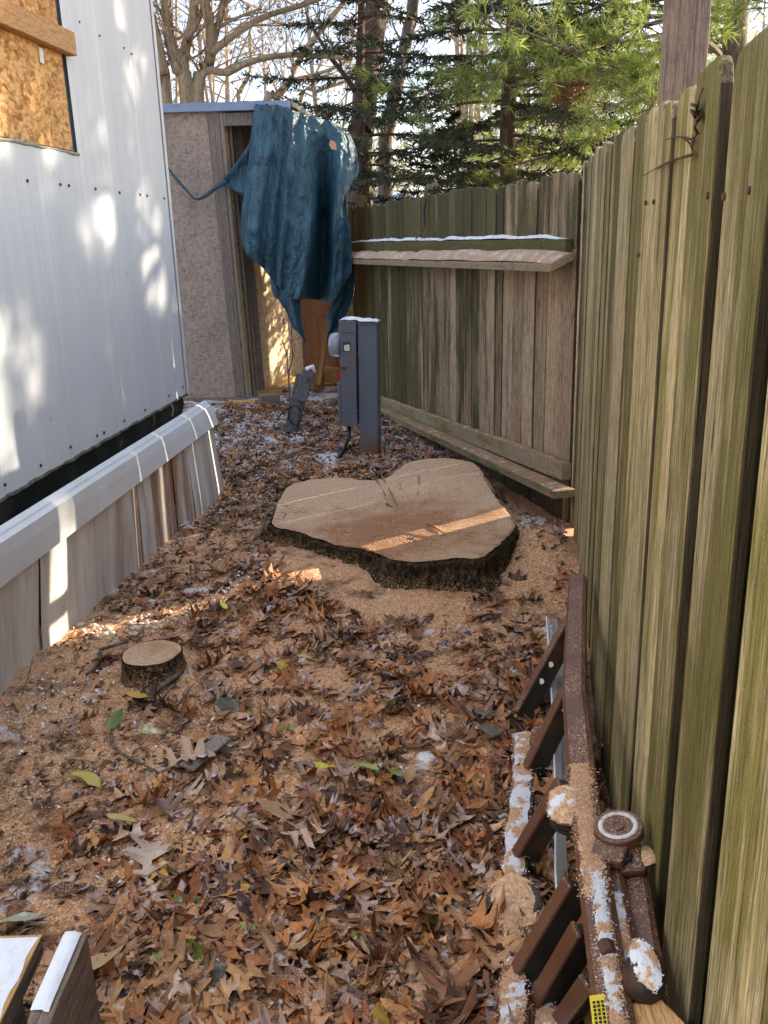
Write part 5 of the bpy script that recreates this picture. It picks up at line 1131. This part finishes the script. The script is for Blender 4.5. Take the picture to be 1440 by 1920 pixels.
# ------------------------------------------------------------------ trees
class Leaves:
    def __init__(s): s.v = []; s.t = []
    def blade(s, p, d, side, ln, wd, t): 
        s.v += [p - side * wd * .5, p + side * wd * .5, p + d * ln + side * wd * .2, p + d * ln - side * wd * .2]; s.t += [t] * 4
    def build(s, nm, mat, par, kind=None):
        V = np.array(s.v, float); n = len(V) // 4; o = put(npmesh(nm, V, np.arange(n * 4).reshape(n, 4), mat, False, np.array(s.t)), nm, par)
        if kind: o['kind'] = kind
        return o
def nrm(v): return v / (np.linalg.norm(v) + 1e-9)
def rv(): return nrm(rng.standard_normal(3))
def spruce(loc, h, r, z0, label, lean=(0, 0), trunk_r=.13, dens_=1.0, bare=2.0, per=46, group=None):
    t_ = thing('spruce_tree', loc, label, 'tree', group); base = np.array(loc, float)
    m_ = MB(); N_ = 12; pts = [base + np.array([lean[0] * k / N_ + .05 * math.sin(k), lean[1] * k / N_, h * k / N_]) for k in range(N_ + 1)]
    m_.tube(pts, [trunk_r * (1 - .85 * k / N_) for k in range(N_ + 1)], 10, jit=.12); m_.build('trunk', M['bark_spruce'], t_, True)
    lv = Leaves(); br = MB()
    for i in range(int(per * dens_)):
        z = z0 + (h - z0) * (i / (per * dens_)) ** 1.15; az = i * 2.4 + rng.uniform(-.3, .3); f_ = (z - z0) / (h - z0); ln = r * (1 - f_) ** .75 * rng.uniform(.65, 1.1)
        k = z / h; o_ = base + np.array([lean[0] * k, lean[1] * k, z]); d = np.array([math.cos(az), math.sin(az), rng.uniform(-.05, .15)]); P_ = [o_]; n = 10
        for q in range(n): d = nrm(d + np.array([0, 0, -.035 if q < 6 else .03]) + rng.normal(0, .03, 3)); P_.append(P_[-1] + d * ln / n)
        br.tube(P_, [max(.004, .022 * (1 - q / n) * (ln / r + .3)) for q in range(n + 1)], 4, cap=False)
        for q in range(2, n + 1):
            if np.linalg.norm(P_[q] - o_) < .28 * ln: continue
            dd = nrm(P_[q] - P_[q - 1]); sd_ = nrm(np.cross(dd, [0, 0, 1]))
            for sg in (-1, 1, -1, 1):
                tw = nrm(dd * rng.uniform(.3, 1.0) + sd_ * sg * rng.uniform(.5, 1) + np.array([0, 0, rng.uniform(-.45, .1)])); tl = ln * rng.uniform(.12, .30) * (1.15 - q / n * .6); st_ = P_[q] - dd * rng.uniform(0, ln / n)
                if bare and rng.random() < .10 : continue
                m = max(3, int(tl / .045)); tint = rng.random()
                br.tube([st_, st_ + tw * tl * .9], [.004, .002], 3, cap=False)
                for w_ in range(m):
                    c = st_ + tw * tl * (w_ / m); 
                    for s2 in (-1, 1):
                        nd = nrm(tw * .9 + nrm(np.cross(tw, rv())) * .8); lv.blade(c, nd, nrm(np.cross(nd, rv())), rng.uniform(.06, .10), .024, np.clip(tint + rng.normal(0, .2), 0, 1))
    br.build('branches', M['bark_spruce'], t_, False); lv.build('needles', M['spruce'], t_); return t_
def pine(loc, h, r, z0, label, trunk_r=.16, limbs=26, azr=(0, 6.283), mat='pine', tufts=16, zmax=None, lens=.145, group=None):
    t_ = thing('pine_tree', loc, label, 'tree', group); base = np.array(loc, float); m_ = MB(); N_ = 10
    m_.tube([base + np.array([.12 * math.sin(k * .5), 0, h * k / N_]) for k in range(N_ + 1)], [trunk_r * (1 - .8 * k / N_) for k in range(N_ + 1)], 10, jit=.1); m_.build('trunk', M['bark_grey'], t_, True)
    lv = Leaves(); br = MB()
    for i in range(limbs):
        z = z0 + ((zmax or h) - z0) * i / limbs; az = azr[0] + (azr[1] - azr[0]) * ((i * .618) % 1) + rng.uniform(-.2, .2); ln = r * rng.uniform(.6, 1.05) * (1 - .5 * (z - z0) / (h - z0))
        d = np.array([math.cos(az), math.sin(az), rng.uniform(-.1, .2)]); P_ = [base + np.array([0, 0, z])]; n = 9
        for q in range(n): d = nrm(d + np.array([0, 0, -.02]) + rng.normal(0, .09, 3)); P_.append(P_[-1] + d * ln / n)
        br.tube(P_, [.032 * (1 - q / (n + 1)) + .004 for q in range(n + 1)], 5, cap=False)
        for q in range(3, n + 1):
            for _ in range(4):
                dd = nrm(P_[q] - P_[q - 1]); tw = nrm(dd * .7 + rv() * .8 + np.array([0, 0, -.08])); tl = rng.uniform(.2, .6) * ln / 3 ; st_ = P_[q]; br.tube([st_, st_ + tw * tl * .5 + rv() * .02, st_ + tw * tl], [.009, .006, .003], 3, cap=False)
                for w_ in range(int(tufts * .35)):
                    c = st_ + tw * tl * rng.uniform(.35, 1.02) + rv() * .03; tint = np.clip(rng.normal(.5, .3), 0, 1); ax = nrm(tw + rv() * .5 + np.array([0, 0, -.25]))
                    for _b in range(15):
                        nd = nrm(ax * .75 + rv() * .75); lv.blade(c, nd, nrm(np.cross(nd, rv())), rng.uniform(.6, 1.1) * lens, .0068, np.clip(tint + rng.normal(0, .15), 0, 1))
    br.build('branches', M['bark_grey'], t_, False); lv.build('needles', M[mat], t_); return t_
def twigs(m_, lv, p, d, ln, r, depth, leafp=0., droop=0.0):
    n = 5; P_ = [p]
    for q in range(n): d = nrm(d + rng.normal(0, .13, 3) + np.array([0, 0, .03 - droop])); P_.append(P_[-1] + d * ln / n)
    m_.tube(P_, [r * (1 - .6 * q / n) for q in range(n + 1)], 6 if r > .03 else 3, cap=False)
    if depth <= 0:
        if lv is not None and rng.random() < leafp:
            for _ in range(3): c = P_[-1] + rv() * .08; nd = rv(); lv.blade(c, nd, nrm(np.cross(nd, rv())), .07, .035, rng.random())
        return
    for k in range(3 + (depth > 1)):
        q = rng.integers(1, n + 1); nd = nrm(nrm(P_[q] - P_[q - 1]) + rv() * .75 + np.array([0, 0, .1])); twigs(m_, lv, P_[q], nd, ln * rng.uniform(.45, .75), r * (1 - .5 * q / n) * .5, depth - 1, leafp, droop)
def bare_tree(limbs, y, label, mat='bark_warm', leafp=.35, depth=2, nm='bare_tree', rtw=.25):
    q0 = gy(*limbs[0][0][0], y); t_ = thing(nm, (q0.x, y, 0), label, 'tree'); tr = MB(); br = MB(); lv = Leaves()
    for pts, r0, r1, ntw in limbs:
        P_ = [np.array(gy(u, v, y + rng.uniform(-.15, .15) * (i > 0))) for i, (u, v) in enumerate(pts)]; n = len(P_)
        if len(pts[0]) and pts[0][1] > 180: P_.insert(0, np.array([P_[0][0] * .7 + q0.x * .3, y, -.1])); n += 1
        S_ = [samp(P_, t) for t in np.linspace(0, 1, n * 4)]; m = len(S_); tr.tube(S_, [r0 + (r1 - r0) * i / (m - 1) for i in range(m)], 8, jit=.12)
        for _ in range(ntw):
            i = rng.integers(max(2, m // 4), m - 1); d = nrm(nrm(S_[i + 1] - S_[i]) * .6 + rv() * .8 + np.array([0, 0, .2])); twigs(br, lv, S_[i], d, rng.uniform(.5, 1.5), max(.008, (r0 + (r1 - r0) * i / m) * rtw), depth, leafp)
    tr.build('trunk', M[mat], t_, True); br.build('branches', M[mat], t_, False)
    if lv.v: lv.build('dead_leaves', M['tanleaf'], t_)
    return t_
bare_tree([([(312, 190), (305, 130), (290, 60), (270, -20), (255, -120)], .10, .05, 8), ([(352, 190), (335, 130), (318, 70), (312, 10), (300, -100)], .12, .06, 9), ([(348, 190), (345, 110), (362, 30), (368, -60)], .10, .05, 9),
           ([(370, 192), (392, 120), (395, 60), (385, 0), (378, -90)], .10, .05, 9), ([(392, 100), (408, 50), (420, 0), (430, -60)], .06, .03, 8), ([(368, 188), (430, 135), (490, 110), (560, 103), (660, 110)], .065, .028, 12),
           ([(395, 100), (440, 65), (500, 30), (580, 5), (660, -30)], .055, .025, 12), ([(330, 120), (352, 75), (380, 20), (400, -40)], .05, .03, 6), ([(312, 190), (296, 150), (284, 110), (268, 60)], .05, .03, 5), ([(398, 60), (430, 40), (490, 15)], .03, .015, 6)], 13.5,
          'many stemmed bare tree with warm lit bark rising behind the shed roof')
bare_tree([([(500, 215), (520, 180), (545, 150), (560, 110), (600, 60), (640, 10), (670, -40)], .09, .04, 14), ([(545, 150), (590, 140), (640, 120), (690, 80)], .045, .02, 10), ([(560, 210), (600, 170), (650, 150), (700, 100)], .05, .02, 10), ([(450, 215), (452, 170), (470, 130), (468, 60)], .05, .03, 8)], 19, 'spreading bare tree farther back behind the tarp', 'bark_warm', .5)
bare_tree([([(672, 300), (680, 235), (688, 150), (700, 60), (712, -40), (720, -160)], .22, .16, 3)], 14.5, 'thick grey trunk left of the dark spruce', 'bark_grey', 0, 2)
bare_tree([([(722, 300), (732, 220), (748, 140), (765, 60), (785, -60)], .13, .09, 4)], 16.0, 'slimmer leaning grey trunk right of the thick one', 'bark_grey', 0, 2)
sp = gy(944, 330, 12.2)
spruce((sp.x, 12.2, -.2), 8.6, 3.4, 1.3, 'dark spruce with a straight reddish trunk beyond the back fence', lean=(.25, 0), trunk_r=.145, per=120)
spruce((-.15, 14.0, -.2), 8.0, 2.3, 1.0, 'dark blue green spruce behind the tarp', per=84, trunk_r=.11)
spruce((1.15, 13.3, -.2), 3.3, 1.9, .5, 'low dense young spruce just over the back fence', per=50, trunk_r=.07)
pl = gy(1362, 60, 11.5)
pine((pl.x, 11.5, -.2), 9, 4.2, 2.7, 'tall pine with bright green needles over the right fence', trunk_r=.20, limbs=34, azr=(2.2, 4.4), zmax=6.2)
pine((3.0, 15.5, -.2), 7, 3.0, 1.2, 'bright green pine farther behind the spruce', trunk_r=.10, limbs=24)
pine((6.4, 8.2, -.2), 9.2, 3.0, 3.95, 'tall pine standing to the right of the yard beyond the fence', trunk_r=.2, limbs=66, tufts=16, lens=.2)
pine((9.5, 9.6, -.2), 11, 3.2, 5.9, 'second tall pine farther right beyond the fence', trunk_r=.2, limbs=48, tufts=14, lens=.2)
# brown dead sprays beside the spruce trunk
lv = Leaves()
for _ in range(1500):
    c = np.array(gy(rng.normal(1070, 26), rng.normal(165, 34), 11.9 + rng.normal(0, .3))); nd = rv(); lv.blade(c, nd, nrm(np.cross(nd, rv())), .10, .014, rng.random())
o = lv.build('dead_needles', M['tanleaf'], None, 'stuff'); tag(o, 'cluster of brown dead needles caught in the pine branches', 'dead needles')
# far woods: many thin stems and pale foliage reading as one mass
wood = MB(); lv = Leaves()
for _ in range(58):
    y = rng.uniform(26, 48); x = rng.uniform(-.32, .62) * y; h = rng.uniform(6, 14); p = np.array([x, y, -.2]); d = nrm(np.array([rng.normal(0, .06), 0, 1])); top = p + d * h
    wood.tube([p, (p + top) / 2 + rng.normal(0, .15, 3), top], [rng.uniform(.06, .17), .06, .03], 5, cap=False)
    for _k in range(10):
        q = p + d * h * rng.uniform(.15, .95); dd = nrm(np.array([rng.normal(), rng.normal(), .55])); l_ = rng.uniform(1, 3); mid = q + dd * l_ * .5 + rng.normal(0, .1, 3); wood.tube([q, mid, q + dd * l_], [.035, .022, .01], 3, cap=False)
        for _j in range(5):
            d2 = nrm(dd + rv() * .9); a_ = q + dd * l_ * rng.uniform(.3, 1); wood.tube([a_, a_ + d2 * rng.uniform(.4, 1.2)], [.012, .005], 3, cap=False)
for _ in range(80):
    y = rng.uniform(19, 40); x = rng.uniform(-.30, .62) * y; c = np.array([x, y, rng.uniform(.8, 3.6) + (1.2 if x > 3 else 0)]); tt = rng.random(); rad = rng.uniform(.9, 2.0)
    for _k in range(420):
        p = c + rv() * rad * rng.random() ** .5 * np.array([1, 1, .75]); nd = rv(); lv.blade(p, nd, nrm(np.cross(nd, rv())), .16, .07, np.clip(tt + rng.normal(0, .2), 0, 1))
o = wood.build('distant_woods', M['bark_warm'], None, False, kind='stuff'); tag(o, 'distant bare woods seen between the nearer trees', 'woods')
o = lv.build('distant_foliage', M['farleaf'], None, 'stuff'); tag(o, 'pale distant bushes and evergreens beyond the fence', 'foliage')
# snow lying in the field beyond the fence and a blue covered shelter
blu = thing('blue_canopy', (gy(690, 380, 17).x, 17, 0), 'low blue canopy glimpsed over the left end of the back fence', 'canopy')
c = gy(690, 378, 17)
m_ = MB(); m_.add([(c.x - 1.0, 16.4, c.z - .10), (c.x + .62, 16.4, c.z - .10), (c.x + .62, 17, c.z + .10), (c.x - 1.0, 17, c.z + .10), (c.x - 1.0, 17.6, c.z - .1), (c.x + .62, 17.6, c.z - .1)], [(0, 1, 2, 3), (3, 2, 5, 4), (0, 3, 4), (1, 5, 2)])
o = m_.build('roof_sheet', M['blue'], blu); md = o.modifiers.new('s', 'SOLIDIFY'); md.thickness = .02
for dx in (-.95, .58):
    for dy in (16.45, 17.55):
        m_ = MB(); m_.beam((c.x + dx, dy, -.1), (c.x + dx, dy, c.z - .1), .06, .06, up=(0, 1, 0)); m_.build('leg', M['white'], blu)

best = None
for a in range(60):
    for b in range(40):
        q = tpt(.6 + .35 * a / 59, .02 + .3 * b / 39); ref = gy(625, 274, q.y); dd = (q - ref).length
        if best is None or dd < best[0]: best = (dd, q)
p = best[1] + Vector((0, -.022, 0)); vs, fs = ellG[3]; vs = vs * np.array([1.6, 1, .25]); me = npmesh('leaf', vs, fs, M['leaf'], False, np.tile(np.array([.62, .33, .2]), (len(vs), 1)))
o = put(me, 'oval_leaf', None, Matrix.Translation(p) @ Euler((1.45, 0, .25)).to_matrix().to_4x4() @ Matrix.Rotation(.5, 4, 'Z') @ Matrix.Scale(.10, 4)); tag(o, 'small orange leaf stuck to the upper right of the tarp', 'leaf')
